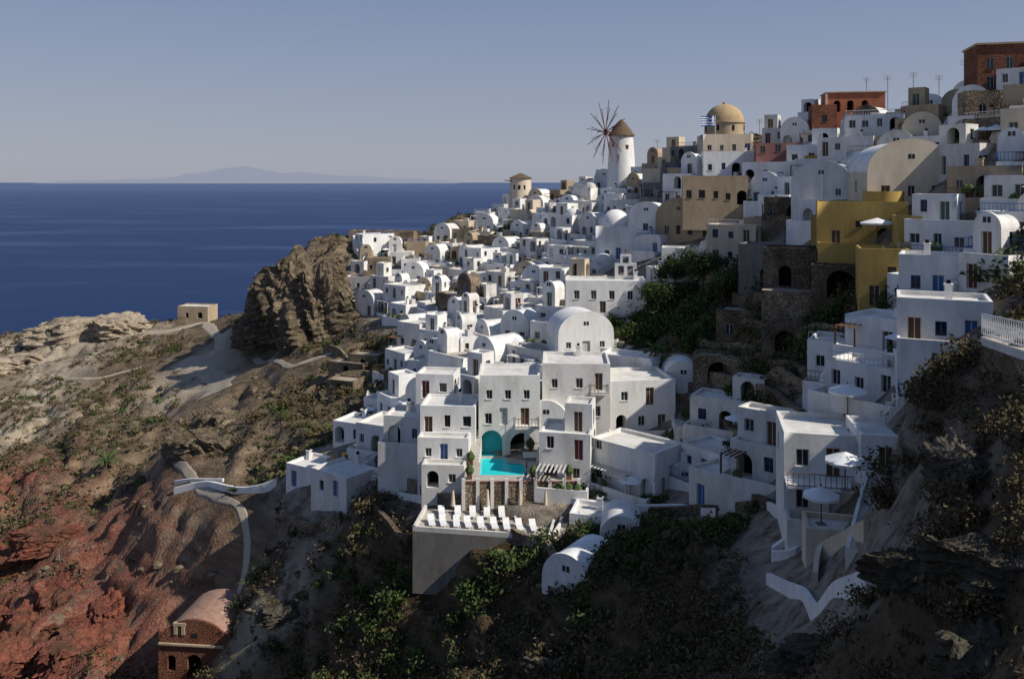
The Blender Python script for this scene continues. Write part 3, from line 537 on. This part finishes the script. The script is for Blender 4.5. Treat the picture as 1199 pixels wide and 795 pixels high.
SW=[([(790,440),(850,455),(905,475),(940,498)],1.4),([(800,452),(860,478),(880,500),(930,520)],1.0),([(850,530),(880,590),(900,600)],.8),([(385,452),(430,440),(462,448)],1.6),([(390,440),(440,428)],1.6),([(460,540),(475,572),(500,590),(560,590)],1.3),
([(760,430),(800,425),(850,432),(900,452),(960,462)],1.2),([(870,430),(920,440),(985,445)],1.2),([(780,470),(830,475),(870,520)],1.0),([(880,480),(930,540),(925,570)],1.0),([(870,395),(930,400),(990,405)],1.5),([(680,440),(720,425),(760,420)],1.2),
([(600,395),(650,380),(660,372)],1.4),([(560,410),(610,400)],1.4),([(380,412),(420,418),(455,410)],1.4),([(410,470),(450,462)],1.2),([(760,610),(830,602),(885,600)],.9),([(600,640),(640,650),(660,690)],1.0),([(330,610),(360,625),(400,612)],1.2),
([(860,360),(910,372),(960,370)],1.8),([(900,385),(950,392),(1000,385)],1.4),([(820,415),(870,412),(900,418)],1.2),([(880,512),(915,530)],1.2),([(300,470),(350,455),(390,430)],1.0),([(440,610),(480,640)],1.0)]
for l,h_ in SW: rw('stone_retaining_wall',l,h_,.5,random.choice(['stone','stonedark']))
house('cave_dwelling',site(842,452),6,3,3.2,-20,k='stone',ops=[(0,3,.2,2.6,2.6,'a')],chim=False,roofk='dirt')
house('cave_dwelling',site(920,415),5,3,3.0,-20,k='stonedark',ops=[(0,2.5,.2,2.2,2.4,'a')],chim=False,roofk='dirt')
house('cave_dwelling',site(985,352),6,3,3.4,-20,k='stonedark',ops=[(0,3,.2,2.8,3,'a')],chim=False,roofk='dirt')
house('ruined_stone_house',site(868,398),6,5,3.2,-25,k='stonedark',ops=[(0,1.6,.6,1.0,1.2,'w'),(0,4,.1,1.2,2,'a')],chim=False,roofk='dirt')
for b,v,w,h in ((395,290,12,2.0),(432,288,10,3.4),(466,285,8,2.6)): house('stone_fort_wall',S(b,v,214),w,6,h,-4,k='stone',ops=[(0,w*.4,.8,1,1.2,'a')],chim=False,roofk='dirt')
q0=site(226,378);house('small_stone_building',(q0[0],q0[1],H1(q0[0],q0[1])),9.5,6,3.6,-8,k='sand',ops=[(0,3,.5,1,1.6,'a'),(0,7,.5,1.6,1.8,'a')],chim=False)
for b,v,w,h in ((405,440,7,2),(425,432,6,2.2),(398,462,5,2)): house('stone_terrace_house',site(b,v),w,4,h,-20,k='stone',ops=[(0,w*.5,.1,1,1.7,'a')],chim=False,roofk='dirt')
def rock(name,loc,r,hgt,seed,k='palerock',el=1.6,yaw=0.):
    na,nb_=128,34;a=np.linspace(0,2*math.pi,na+1)[:-1];b=np.linspace(0,1,nb_)
    Aa,Bb=np.meshgrid(a,b);top=np.clip((Bb-.8)/.2,0,1);rad=r*(1-.22*Bb)*np.sqrt(1-top**2*.999)
    zq=np.minimum(Bb/.8,1)*hgt;f=r/5
    ux,uy=np.cos(Aa)*r,np.sin(Aa)*r
    big=fbm(ux+zq*.25,uy-zq*.2,3.2*f,3,seed);fine=fbm(ux*1.3+zq*1.4,uy*1.3+zq*1.1,1.5*f,4,seed+4)
    led=(zq/(1.5*f)+1.4*fbm(ux,uy,5*f,2,seed+7))%1.0
    rad=rad*(1+.75*big+.22*fine+.14*(1-led))
    x=np.cos(Aa)*rad*el;y=np.sin(Aa)*rad;z=zq*(1+.35*fbm(x,y,4*f,4,seed+3))+np.where(Bb>.8,.5*f*fbm(x,y,1.5*f,3,seed+5),0)
    cy_,sy_=math.cos(yaw),math.sin(yaw);co_=np.stack([x*cy_-y*sy_,x*sy_+y*cy_,z],-1).reshape(-1,3)+np.array(loc)
    i=np.arange(len(co_)).reshape(nb_,na);j=np.roll(i,-1,1);q_=np.stack([i[:-1],j[:-1],j[1:],i[1:]],-1).reshape(-1,4);return fastmesh(name,co_,q_,[MAT[k]])
def rk(b,v,r,h,seed,k,el=1.4,name='rock_outcrop',sink=1.0,yaw=0.):
    x,y,z=site(b,v);rock(name,(x,y,H1(x,y)-sink),r,h,seed,k,el,yaw)
rk(118,396,7,7,3,'palerock',2.0);rk(75,400,5,4.5,4,'palerock',2.2)
rk(8,428,5,4,32,'palerock',2.4)
for t_ in ((322,396,5,12,11),(348,396,5.5,17,12),(372,390,5,16,13),(336,384,5,13,14),(304,402,4,6,15),(390,372,4,9,16),(360,376,6,17,17)): rk(*t_,'cliff',1.3,'cliff_crag',2,.3*(t_[4]-13))
for t_ in ((70,690,3.0,3.6,21),(35,740,3,3.5,22),(105,735,2.5,3,23),(15,650,3.6,4,24),(60,640,2.6,3,25),(90,780,2.6,3.6,26),(20,775,3,3.4,27),(130,700,2.2,2.4,28),(50,715,2.4,3,29),(5,700,3,4,30)): rk(*t_,'redrock',1.8,'red_rock_outcrop',1.2,.4*t_[4])
for t_ in ((232,522,3.2,3.5,31),(262,482,3.5,4,33),(130,478,3,2,34)): rk(*t_,'cliff',1.9,'cliff_crag',1.2,-.5)
for t_ in ((1150,760,.9,1.0,38),(1135,570,1.1,1.5,39),(1080,690,.9,.9,44),(1180,640,.9,.9,45),(960,770,.9,.8,46),(640,770,1.2,1.0,47),(330,720,1.4,1.5,48)): rk(*t_,'rockdark',1.6,'rock_outcrop',.6,.2*t_[4])
def chap(M):
    M.rev([(.6,4.6),(.6,6.0),(.3,6.4),(0,6.5)],'sand',1.8,3,12)
    M.box(-4.2,-.25,4.0,4.1,0-.003,4.2,'sand');M.box(-2.4,-.12,5.2,-2.0,.3,6.2,'sand');M.box(-1.5,-.12,5.2,-1.1,.3,6.2,'sand');M.box(-2.5,-.12,6.2,-1.0,.3,6.5,'sand')
    for a,b_ in ((-4.3,1.2),(-3.1,.6),(2.6,.9),(3.5,1.4)): M.box(a,.05,3.5,a+.8,.6,4.2+b_,'brick')
house('ruined_stone_chapel',S(228,797,97),8.6,8,3.6,-6,kind='vault',k='brick',rk='rubbleroof',ops=[(0,4.3,.2,1.7,2.8,'a'),(0,1.6,1,1.0,1.8,'a'),(0,7,1,1.0,1.8,'a')],extra=chap)
house('chapel_annex',S(282,785,100),4,6,2.6,-10,k='stone',ops=[(0,2,.3,1.2,1.8,'a')],chim=False,roofk='dirt')
house('white_house',site(385,598),6.5,6,4.2,-38,pat=0,ops=[(3,2,2.4,.8,1,'wblue'),(0,2,2.2,.8,1.2,'wblue'),(0,4.5,2,.9,1.9,'dblue')]);house('white_house',site(352,572),5,5,2.6,-30);house('white_house',site(440,530),6,6,3.2,-25,pat=2);house('white_house',site(408,520),5,5,2.6,-25)
M=MB();M.box(-.9,-.5,.35,.9,.5,.75,'yellow');M.box(-.1,-.45,.75,.7,.45,1.6,'yellow');M.box(-.05,-.46,1.0,.65,.46,1.45,'glass');M.rod((-.8,0,.7),(-1.5,0,1.7),.09,'yellow');M.rod((-1.5,0,1.7),(-2.1,0,.8),.08,'yellow');M.box(-2.4,-.25,.5,-2,.25,.85,'grey')
for a in (-.6,.6):
    for b in (-.5,.5): M.rod((a,b-.1,.3),(a,b+.1,.3),.3,'dark',seg=12)
x,y,z=site(403,548);M.obj('mini_excavator',(x,y,z+.3),.5);BUSY.append((x,y,2.5))
a=np.array(S(1150,392,41));b=np.array(S(1215,412,33));M=MB();L=np.linalg.norm(b-a);u=(b-a)/L
for k_ in (0.06,1.0): M.rod(a+(0,0,k_),b+(0,0,k_),.035,'canvas')
nn=24
for i in range(nn+1):
    q0=a+u*L*i/nn;M.rod(q0,q0+(0,0,1.0),.02,'canvas',seg=5)
    if i<nn:
        q1=a+u*L*(i+1)/nn;M.rod(q0+(0,0,.1),q1+(0,0,.95),.015,'canvas',seg=4);M.rod(q1+(0,0,.1),q0+(0,0,.95),.015,'canvas',seg=4)
M.obj('white_railing')
M=MB();c1=b+np.array((9,4,0));c0=a+np.array((10,8,0));pp_=[a-(.3,.4,.05),b-(.3,.4,.05),c1-(0,0,.05),c0-(0,0,.05)]
M.poly(pp_,'paving');
for i in range(4):
    q0,q1=pp_[i],pp_[(i+1)%4];M.poly([q0-(0,0,.35),q1-(0,0,.35),q1,q0],'white2');M.poly([q0-(0,0,3.5),q1-(0,0,3.5),q1-(0,0,.35),q0-(0,0,.35)],'stone')
M.obj('lookout_terrace')
def stairs(P0,P1,w=1.3,k='white2'):
    a=np.array(P0,float);b=np.array(P1,float);n_=max(4,min(45,int(abs(b[2]-a[2])/.22)));L=math.hypot(b[0]-a[0],b[1]-a[1]);M=MB();dz=(b[2]-a[2])/n_
    for i in range(n_): M.box(-w/2,L*i/n_,dz*i-2.5,w/2,L*(i+1)/n_,dz*(i+1),k,top='paving')
    for sx_ in (-w/2-.2,w/2):
        for i in range(0,n_,3):
            j=min(n_,i+3);M.box(sx_,L*i/n_,dz*i-2.5,sx_+.2,L*j/n_,dz*j+.4,k)
    M.obj('white_staircase',a,math.atan2(-(b[0]-a[0]),b[1]-a[1]));BUSY.append(((a[0]+b[0])/2,(a[1]+b[1])/2,1.6))
for p0,p1 in [((850,575),(838,520)),((640,430),(610,395)),((1050,440),(1048,395)),((1120,350),(1170,310)),((650,660),(668,610)),((905,320),(935,282)),((430,500),(437,460)),((470,400),(500,350)),((870,555),(850,515)),((1025,510),(1055,470)),((600,410),(640,370)),((830,290),(850,250)),((1010,640),(1030,560)),((700,470),(720,440)),((780,540),(800,500)),((560,400),(575,350)),((1010,330),(1050,290)),((1100,290),(1120,240)),((520,440),(545,415))]:
    stairs(site(*p0),site(*p1))
# ---------------------------------------------------------------- village fabric
placed=[]
def fill(P,step,pal_,smax,seed,small=False,tries=9000,vr=.14):
    random.seed(seed);xs_=[q[0] for q in P];ys_=[q[1] for q in P]
    for t in range(tries):
        x=U(min(xs_),max(xs_));y=U(min(ys_),max(ys_))
        if any((x-a)**2+(y-b)**2<(r+(.2 if small else .5))**2 for a,b,r in BUSY): continue
        if any((x-a)**2+(y-b)**2<((step+s_)/2)**2 for a,b,s_ in placed): continue
        if not inpoly(np.array([x]),np.array([y]),P)[0]: continue
        placed.append((x,y,step))
        z=float(Hb(x,y))
        if small: w=U(2.4,4);d=U(2.4,4);h=random.choice([1.6,2.2,2.5,2.8])
        else: w=U(4.2,8.4);d=U(4.0,6.0);h=random.choice([2.7,2.9,3.1,3.1,3.1,4.6,5.4] if smax>1 else [2.6,2.9,3.1])
        yw=math.degrees(downyaw(x,y));yw=max(-55,min(20,yw))*.8+random.choice([0,0,-14,12])+U(-6,6)
        kc=pal_(x,y);kind='vault' if R()<vr else 'flat'
        if kind=='vault': w=min(w,5.0);h=min(h,2.9)
        up=None
        if kind=='flat' and not small and R()<.4: uw=U(2.2,w*.6);up=(uw,U(2.2,d*.6),U(2.2,2.7),random.choice([-w/2+.02,w/2-uw-.02]),d*.35,random.choice(['flat','flat','flat','vault']))
        nm={'white':'white_house','white2':'white_house','cream':'cream_house','sand':'sandstone_house','ochre':'ochre_house','pink':'pink_house','stone':'stone_house','grey':'grey_plaster_house','red':'red_house'}[kc]
        if kind=='vault' and kc in('white','white2'): nm='white_vaulted_house'
        pt=U(1.4,2.8) if R()<.65 else 0
        def ex(M,w=w,d=d,h=h,kc=kc,pt=pt,kind=kind,small=small,up=up):
            r=R()
            if pt and r<.3 and not small: pergola(M,-w/2+.1,-w/2+U(2,w-.3),pt,2.4,random.choice(['wood','framew']))
            elif r<.55 and not small: sidestairs(M,w,d,h,kc,random.choice([-1,1]))
            if pt and R()<.25: M.rod((w*.2,-pt*.5,0),(w*.2,-pt*.5,2.4),.04,'wood');M.rev([(1.2,1.9),(0,2.4)],'canvas',w*.2,-pt*.5,8,False)
            if kind=='flat' and R()<.35: M.box(-.6,d*.6,h+.02,.5,d*.6+.9,h+.9,random.choice(['framew','grey','white2']))
            if kind=='flat' and not small and not up and R()<.4: railing(M,-w/2+.12,.12,w/2-.12,.12,h+.35,random.choice(['wood','blue','framew']),.7)
            if kind=='flat' and R()<.12 and not small: dome(M,w*.15,d*.5,h+.3,min(w,d)*.32,kc,16,.85)
            if pt: 
                for i in range(random.randrange(4)): xx=U(-w/2+.4,w/2-.6);M.box(xx,-pt+.3,-.02,xx+.35,-pt+.65,.4,'brick');M.rev([(.35,.4),(.5,.85),(.3,1.2),(.0,1.4)],'palm',xx+.17,-pt+.48,6,False)
        house(nm,(x,y,z),w,d,h,yw,kind,kc,up=up,pat=pt,busy=False,roofk=random.choice(['roofgrey','roofgrey','white2','paving']),rk='white' if kind=='vault' else None,extra=ex,rail=random.choice([None,None,None,'wood','blue']))
def palA(x,y):
    b=x/y
    if b>.3: return random.choice(['white']*6+['white2','white2','cream','cream','sand','stone']) if R()>.08 else random.choice(['ochre','ochre','pink','red'])
    if b>.12: return random.choice(['white']*5+['white2','cream','sand','grey'])
    return random.choice(['white']*7+['white2','white2','white2','cream','sand','stone'])
wp=lambda x,y:random.choice(['white','white','white2'])
fill(PA,5.3,palA,2,11);fill(PB,5.4,wp,2,12);fill(PC2,5.2,wp,1,13,vr=0)
fill(PA,3.2,palA,1,14,True,9000,.1);fill(PB,3.3,wp,1,15,True,3000,.1);fill(PC2,3.4,wp,1,16,True,1500,.1)
# ---------------------------------------------------------------- paths
for P_l,w in PATHS:
    P=[np.array(p) for p in P_l];Q=[]
    for a,b in zip(P[:-1],P[1:]):
        ns=max(2,int(np.linalg.norm(b-a)/.7))
        for i in range(ns): Q.append(a+(b-a)*i/ns)
    Q=np.array(Q)
    for _ in range(8): Q[1:-1]=(Q[:-2]+Q[1:-1]*2+Q[2:])/4
    d=np.gradient(Q,axis=0);d/=np.linalg.norm(d,axis=1)[:,None]+1e-9;nr=np.stack([-d[:,1],d[:,0]],1);K=9;co_=[]
    wv=w*(1+.6*fbm(Q[:,0],Q[:,1],4,3,77))
    for j in range(K): 
        s=(j/(K-1)-.5);p_=Q+nr*(s*wv)[:,None];z=H(p_[:,0],p_[:,1])+(.14 if 0<j<K-1 else -.3);co_.append(np.column_stack([p_,z]))
    co_=np.stack(co_,1);i=np.arange(co_.shape[0]*K).reshape(-1,K);q_=np.stack([i[:-1,:-1],i[:-1,1:],i[1:,1:],i[1:,:-1]],-1).reshape(-1,4)
    fastmesh('dirt_path',co_.reshape(-1,3),q_[:,::-1],[MAT['dirt']],smooth=True)
# ---------------------------------------------------------------- vegetation
def foliage(name,C,per,leaf,mat,flat=.75,seed=1,up=0.):
    g_=np.random.default_rng(seed);C=np.array(C,float);n_=len(C);cid=np.repeat(np.arange(n_),per);m_=len(cid)
    d=g_.normal(size=(m_,3));d/=np.linalg.norm(d,axis=1)[:,None];rad=g_.random(m_)**.45
    lump=1+.35*np.sin(d[:,0]*5+cid*1.7)*np.cos(d[:,1]*4+cid)+.2*np.sin(d[:,2]*7+cid*2.3)
    d[:,2]=np.abs(d[:,2])*1.0 if flat<1 else d[:,2]
    c=C[cid,:3]+d*(rad*lump*C[cid,3])[:,None]*np.array([1,1,flat])
    a=g_.normal(size=(m_,3));a[:,2]+=up*np.sign(a[:,2]);a/=np.linalg.norm(a,axis=1)[:,None];b=g_.normal(size=(m_,3));b-=a*(a*b).sum(1)[:,None];b/=np.linalg.norm(b,axis=1)[:,None]
    sz=(leaf*(.6+.8*g_.random(m_))*np.clip(C[cid,3],.4,1.6)**.5)[:,None]
    co_=np.stack([c-a*sz,c-b*sz*.45,c+a*sz,c+b*sz*.45],1).reshape(-1,3)
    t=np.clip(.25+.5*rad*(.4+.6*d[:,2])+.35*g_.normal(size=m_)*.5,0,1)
    return fastmesh(name,co_,np.arange(m_*4).reshape(-1,4),[MAT[mat]],tint=t)
def scatter(n_,x0,x1,y0,y1,rmin,rmax,seed,lim=.25,thr=-.45,pw=2.2):
    g_=np.random.default_rng(seed);x=g_.uniform(x0,x1,n_);y=g_.uniform(y0,y1,n_);b=x/np.maximum(y,1);k=(b>-.66)&(b<.64)&(vmask(x,y,2.,(),True)<lim)
    k&=~((x>-10.5)&(x<5.5)&(y>79.5)&(y<96))
    k&=(fbm(x,y,16,4,5)*1.3+g_.normal(size=n_)*.12>thr)
    x,y=x[k],y[k];z=H(x,y);k=z>3;x,y,z=x[k],y[k],z[k];r=rmin+(rmax-rmin)*g_.random(len(x))**pw
    return np.column_stack([x,y,z-.1,r])
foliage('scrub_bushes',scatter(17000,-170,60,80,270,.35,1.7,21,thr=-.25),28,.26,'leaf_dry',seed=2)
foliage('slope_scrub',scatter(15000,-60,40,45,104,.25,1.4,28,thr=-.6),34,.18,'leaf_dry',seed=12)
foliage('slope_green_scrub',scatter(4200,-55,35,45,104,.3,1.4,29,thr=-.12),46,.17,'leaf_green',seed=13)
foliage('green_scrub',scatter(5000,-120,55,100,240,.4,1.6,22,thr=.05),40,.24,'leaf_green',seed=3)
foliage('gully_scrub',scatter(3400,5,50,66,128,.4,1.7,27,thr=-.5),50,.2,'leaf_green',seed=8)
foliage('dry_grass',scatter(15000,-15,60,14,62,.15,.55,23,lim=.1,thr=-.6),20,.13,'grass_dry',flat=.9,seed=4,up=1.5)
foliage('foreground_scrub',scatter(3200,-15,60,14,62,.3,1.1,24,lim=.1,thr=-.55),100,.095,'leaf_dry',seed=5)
def clump(name,b,v,n_,spread,r,mat,seed,per=150,leaf=.2,zup=.3):
    g_=np.random.default_rng(seed);x,y,z=site(b,v);c=[]
    for i in range(n_):
        xx=x+g_.normal()*spread;yy=y+g_.normal()*spread*.5
        if -10.5<xx<5.5 and 79.5<yy<96: continue
        c.append((xx,yy,H1(xx,yy)+zup*r,r*(.6+.7*g_.random())))
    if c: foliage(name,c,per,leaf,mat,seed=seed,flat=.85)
G='green_bush_mass'
for t_ in [(785,362,14,4.5,2.0,'leaf_green',31,280),(830,352,10,3,1.9,'leaf_green',32,280),(800,405,12,3.5,1.7,'leaf_green',33,260),(750,395,8,2,1.6,'leaf_green',34,240),(290,690,9,2.6,1.1,'leaf_green',35),(515,665,18,4,1.4,'leaf_green',36),(322,548,6,2,1.3,'leaf_green',37),(1020,392,9,2,1.4,'leaf_green',38),(930,370,10,3,1.4,'leaf_green',39),
(450,770,20,5,1.3,'leaf_green',40),(610,665,8,2,1.1,'leaf_green',41),(755,655,6,2,1.0,'leaf_green',43),(1180,320,8,2,1.6,'leaf_green',44),(420,410,9,4,1.5,'leaf_dry',45),(340,480,12,5,1.6,'leaf_dry',46),(970,385,8,2,1.3,'leaf_green',47),(820,500,10,3,1.2,'leaf_green',48),(900,500,8,2.5,1.2,'leaf_dry',49),(560,345,5,2,1.2,'leaf_green',50),(440,420,8,3,1.3,'leaf_green',55),(590,690,10,2.5,1.1,'leaf_green',56),(380,700,10,4,1.3,'leaf_green',57),(860,620,8,2,.8,'leaf_green',58),
(540,710,14,4,1.2,'leaf_green',70),(650,770,10,3,1.0,'leaf_dry',71),(400,650,12,4,1.4,'leaf_dry',72),(460,700,12,4,1.3,'leaf_green',73),(980,430,8,2,1.2,'leaf_dry',74),(700,560,5,1.5,.8,'leaf_green',75),(850,540,6,1.5,1.0,'leaf_green',76),(520,300,5,3,1.4,'leaf_green',77),(630,330,5,3,1.3,'leaf_green',78),
(690,580,5,1.6,.7,'leaf_green',79),(760,590,5,1.6,.7,'leaf_green',80),(905,560,5,1.2,.8,'leaf_green',81),(470,560,4,1.2,.8,'leaf_green',82),(900,430,8,2.5,1.2,'leaf_green',83),(690,410,4,1.4,1.0,'leaf_green',85),(940,480,7,2,1.0,'leaf_green',86)]: clump(G if t_[5]=='leaf_green' else 'dry_bush_mass',*t_)
clump('dry_bush_mass',1085,500,14,2.0,1.1,'leaf_dry',42,380,.12);clump('dry_bush_mass',1120,620,14,2.2,.8,'leaf_dry',59,380,.1);clump('dry_bush_mass',1150,700,12,1.8,.7,'leaf_dry',60,380,.08)
def tree(b,v,h,r,seed):
    g_=np.random.default_rng(seed);x,y,z=site(b,v);M=MB();M.rod((0,0,-.5),(.2,.1,h*.5),.22,'bark',.14);tips_=[]
    for i in range(6):
        a=i*1.05+g_.random();e=np.array((math.cos(a)*r*.6,math.sin(a)*r*.6,h*(.7+.3*g_.random())));M.rod((.2,.1,h*.45),e,.1,'bark',.04);tips_.append(e)
    o=M.obj('trunk',(x,y,z));C=[(x+e[0]+g_.normal()*.4,y+e[1]+g_.normal()*.4,z+e[2]+g_.normal()*.3,r*(.35+.25*g_.random())) for e in tips_ for _ in range(3)]
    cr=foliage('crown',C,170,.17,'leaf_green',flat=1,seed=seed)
    e_=bpy.data.objects.new('olive_tree',None);bpy.context.scene.collection.objects.link(e_)
    for q_ in (o,cr): q_.parent=e_
for t_ in ((790,345,4.5,2.6,51),(822,345,5,2.8,52),(770,372,4,2.2,53),(845,360,3.6,2,54)): tree(*t_)
def palm(b,v,h,seed,r=1.7):
    g_=np.random.default_rng(seed);x,y,z=site(b,v);M=MB();M.rod((0,0,-.5),(0,0,h),.2,'bark',.14,8)
    for i in range(26):
        a=i*2.399;el=U(.0,1.1);p0=np.array((0,0,h));d=np.array((math.cos(a)*math.cos(el),math.sin(a)*math.cos(el),math.sin(el)));sd=np.array((-math.sin(a),math.cos(a),0))
        for k_ in range(6):
            p1=p0+d*r/6;w0=.22*(1-abs(k_-2.5)/4);M.poly([p0-sd*w0+(0,0,-.1),p0,p1,p1-sd*w0+(0,0,-.12)],'palm');M.poly([p0,p0+sd*w0+(0,0,-.1),p1+sd*w0+(0,0,-.12),p1],'palm');p0=p1;d=d+np.array((0,0,-.17));d/=np.linalg.norm(d)
    M.obj('palm_tree',(x,y,z))
palm(768,438,3,61);palm(125,548,1.4,62,2.6);palm(1016,405,2,63)
g_=np.random.default_rng(9);SC=scatter(9000,-170,55,18,250,.08,.7,25,lim=.3,thr=-1,pw=3)
ico=[(0,0,1),(.9,0,.4),(.28,.85,.45),(-.72,.53,.42),(-.7,-.5,.45),(.3,-.85,.4),(.7,.5,-.5),(-.3,.85,-.5),(-.9,0,-.5),(-.3,-.85,-.5),(.7,-.5,-.5)]
fi=[(0,1,2),(0,2,3),(0,3,4),(0,4,5),(0,5,1),(1,6,2),(2,7,3),(3,8,4),(4,9,5),(5,10,1),(6,7,2),(7,8,3),(8,9,4),(9,10,5),(10,6,1)]
ic=np.array(ico);nS=len(SC);vs=SC[:,None,:3]+ic[None]*(SC[:,3:4]*np.clip(SC[:,1:2]/90,.3,1))[:,None,:]*(1+.35*g_.normal(size=(nS,11,3)))*np.array([1.1,1,.75])
fastmesh('scattered_rocks',vs.reshape(-1,3),(np.array(fi)[None]+(np.arange(nS)*11)[:,None,None]).reshape(-1,3),[MAT['cliff']])
M=MB()
for b,v,r,h in ((1040,118,140,4),(1070,108,135,3),(1100,108,130,2.5),(890,160,150,3),(770,180,185,3),(1130,95,125,3),(1015,105,148,2)):
    x,y,z=S(b,v,r);M.rod((x,y,z-5),(x,y,z+h),.05,'grey');[M.rod((x-.6,y,z+h-.3*i),(x+.6,y,z+h-.3*i),.03,'grey',seg=4) for i in range(3)]
M.obj('tv_antennas')
# ---------------------------------------------------------------- light, world, camera
el=math.radians(40);az=math.radians(-21)
sd=np.array((math.cos(el)*math.cos(az),math.cos(el)*math.sin(az),math.sin(el)))
L=bpy.data.lights.new('sun','SUN');L.energy=4.8;L.angle=math.radians(.5);L.color=(1,.945,.86);lo=bpy.data.objects.new('sun',L);lo.rotation_euler=Vector(sd).to_track_quat('Z','Y').to_euler();bpy.context.scene.collection.objects.link(lo)
w=bpy.data.worlds.new('World');bpy.context.scene.world=w;w.use_nodes=True;nt=w.node_tree;bg=nt.nodes['Background'];sk=nt.nodes.new('ShaderNodeTexSky');sk.sky_type='NISHITA';sk.sun_disc=False;sk.sun_elevation=el;sk.sun_rotation=math.radians(90+21);sk.air_density=1.0;sk.dust_density=1.0;sk.ozone_density=2.0;sk.altitude=100
nt.links.new(sk.outputs[0],bg.inputs[0]);bg.inputs[1].default_value=.07
tc=nt.nodes.new('ShaderNodeTexCoord');sz=nt.nodes.new('ShaderNodeSeparateXYZ');nt.links.new(tc.outputs['Generated'],sz.inputs[0])
rp=nt.nodes.new('ShaderNodeValToRGB');e=rp.color_ramp.elements;e[0].position=0;e[0].color=(.39,.41,.485,1);e[1].position=.6;e[1].color=(.1,.17,.35,1);q_=e.new(.2);q_.color=(.235,.295,.455,1);nt.links.new(sz.outputs['Z'],rp.inputs[0])
b2=nt.nodes.new('ShaderNodeBackground');nt.links.new(rp.outputs[0],b2.inputs[0]);mx=nt.nodes.new('ShaderNodeMixShader');mx.inputs[0].default_value=.8;nt.links.new(bg.outputs[0],mx.inputs[1]);nt.links.new(b2.outputs[0],mx.inputs[2]);nt.links.new(mx.outputs[0],nt.nodes['World Output'].inputs[0])
cam=bpy.data.cameras.new('camera');cam.lens=36*1000/1199;cam.sensor_width=36;cam.shift_y=-(397.5-213)/1199;cam.clip_end=200000;cam.clip_start=.5
c_=bpy.data.objects.new('camera',cam);c_.location=(0,0,EYE);c_.rotation_euler=(math.radians(90),0,0);bpy.context.scene.collection.objects.link(c_);bpy.context.scene.camera=c_
vs_=bpy.context.scene.view_settings;vs_.view_transform='Standard';vs_.look='None';vs_.exposure=0
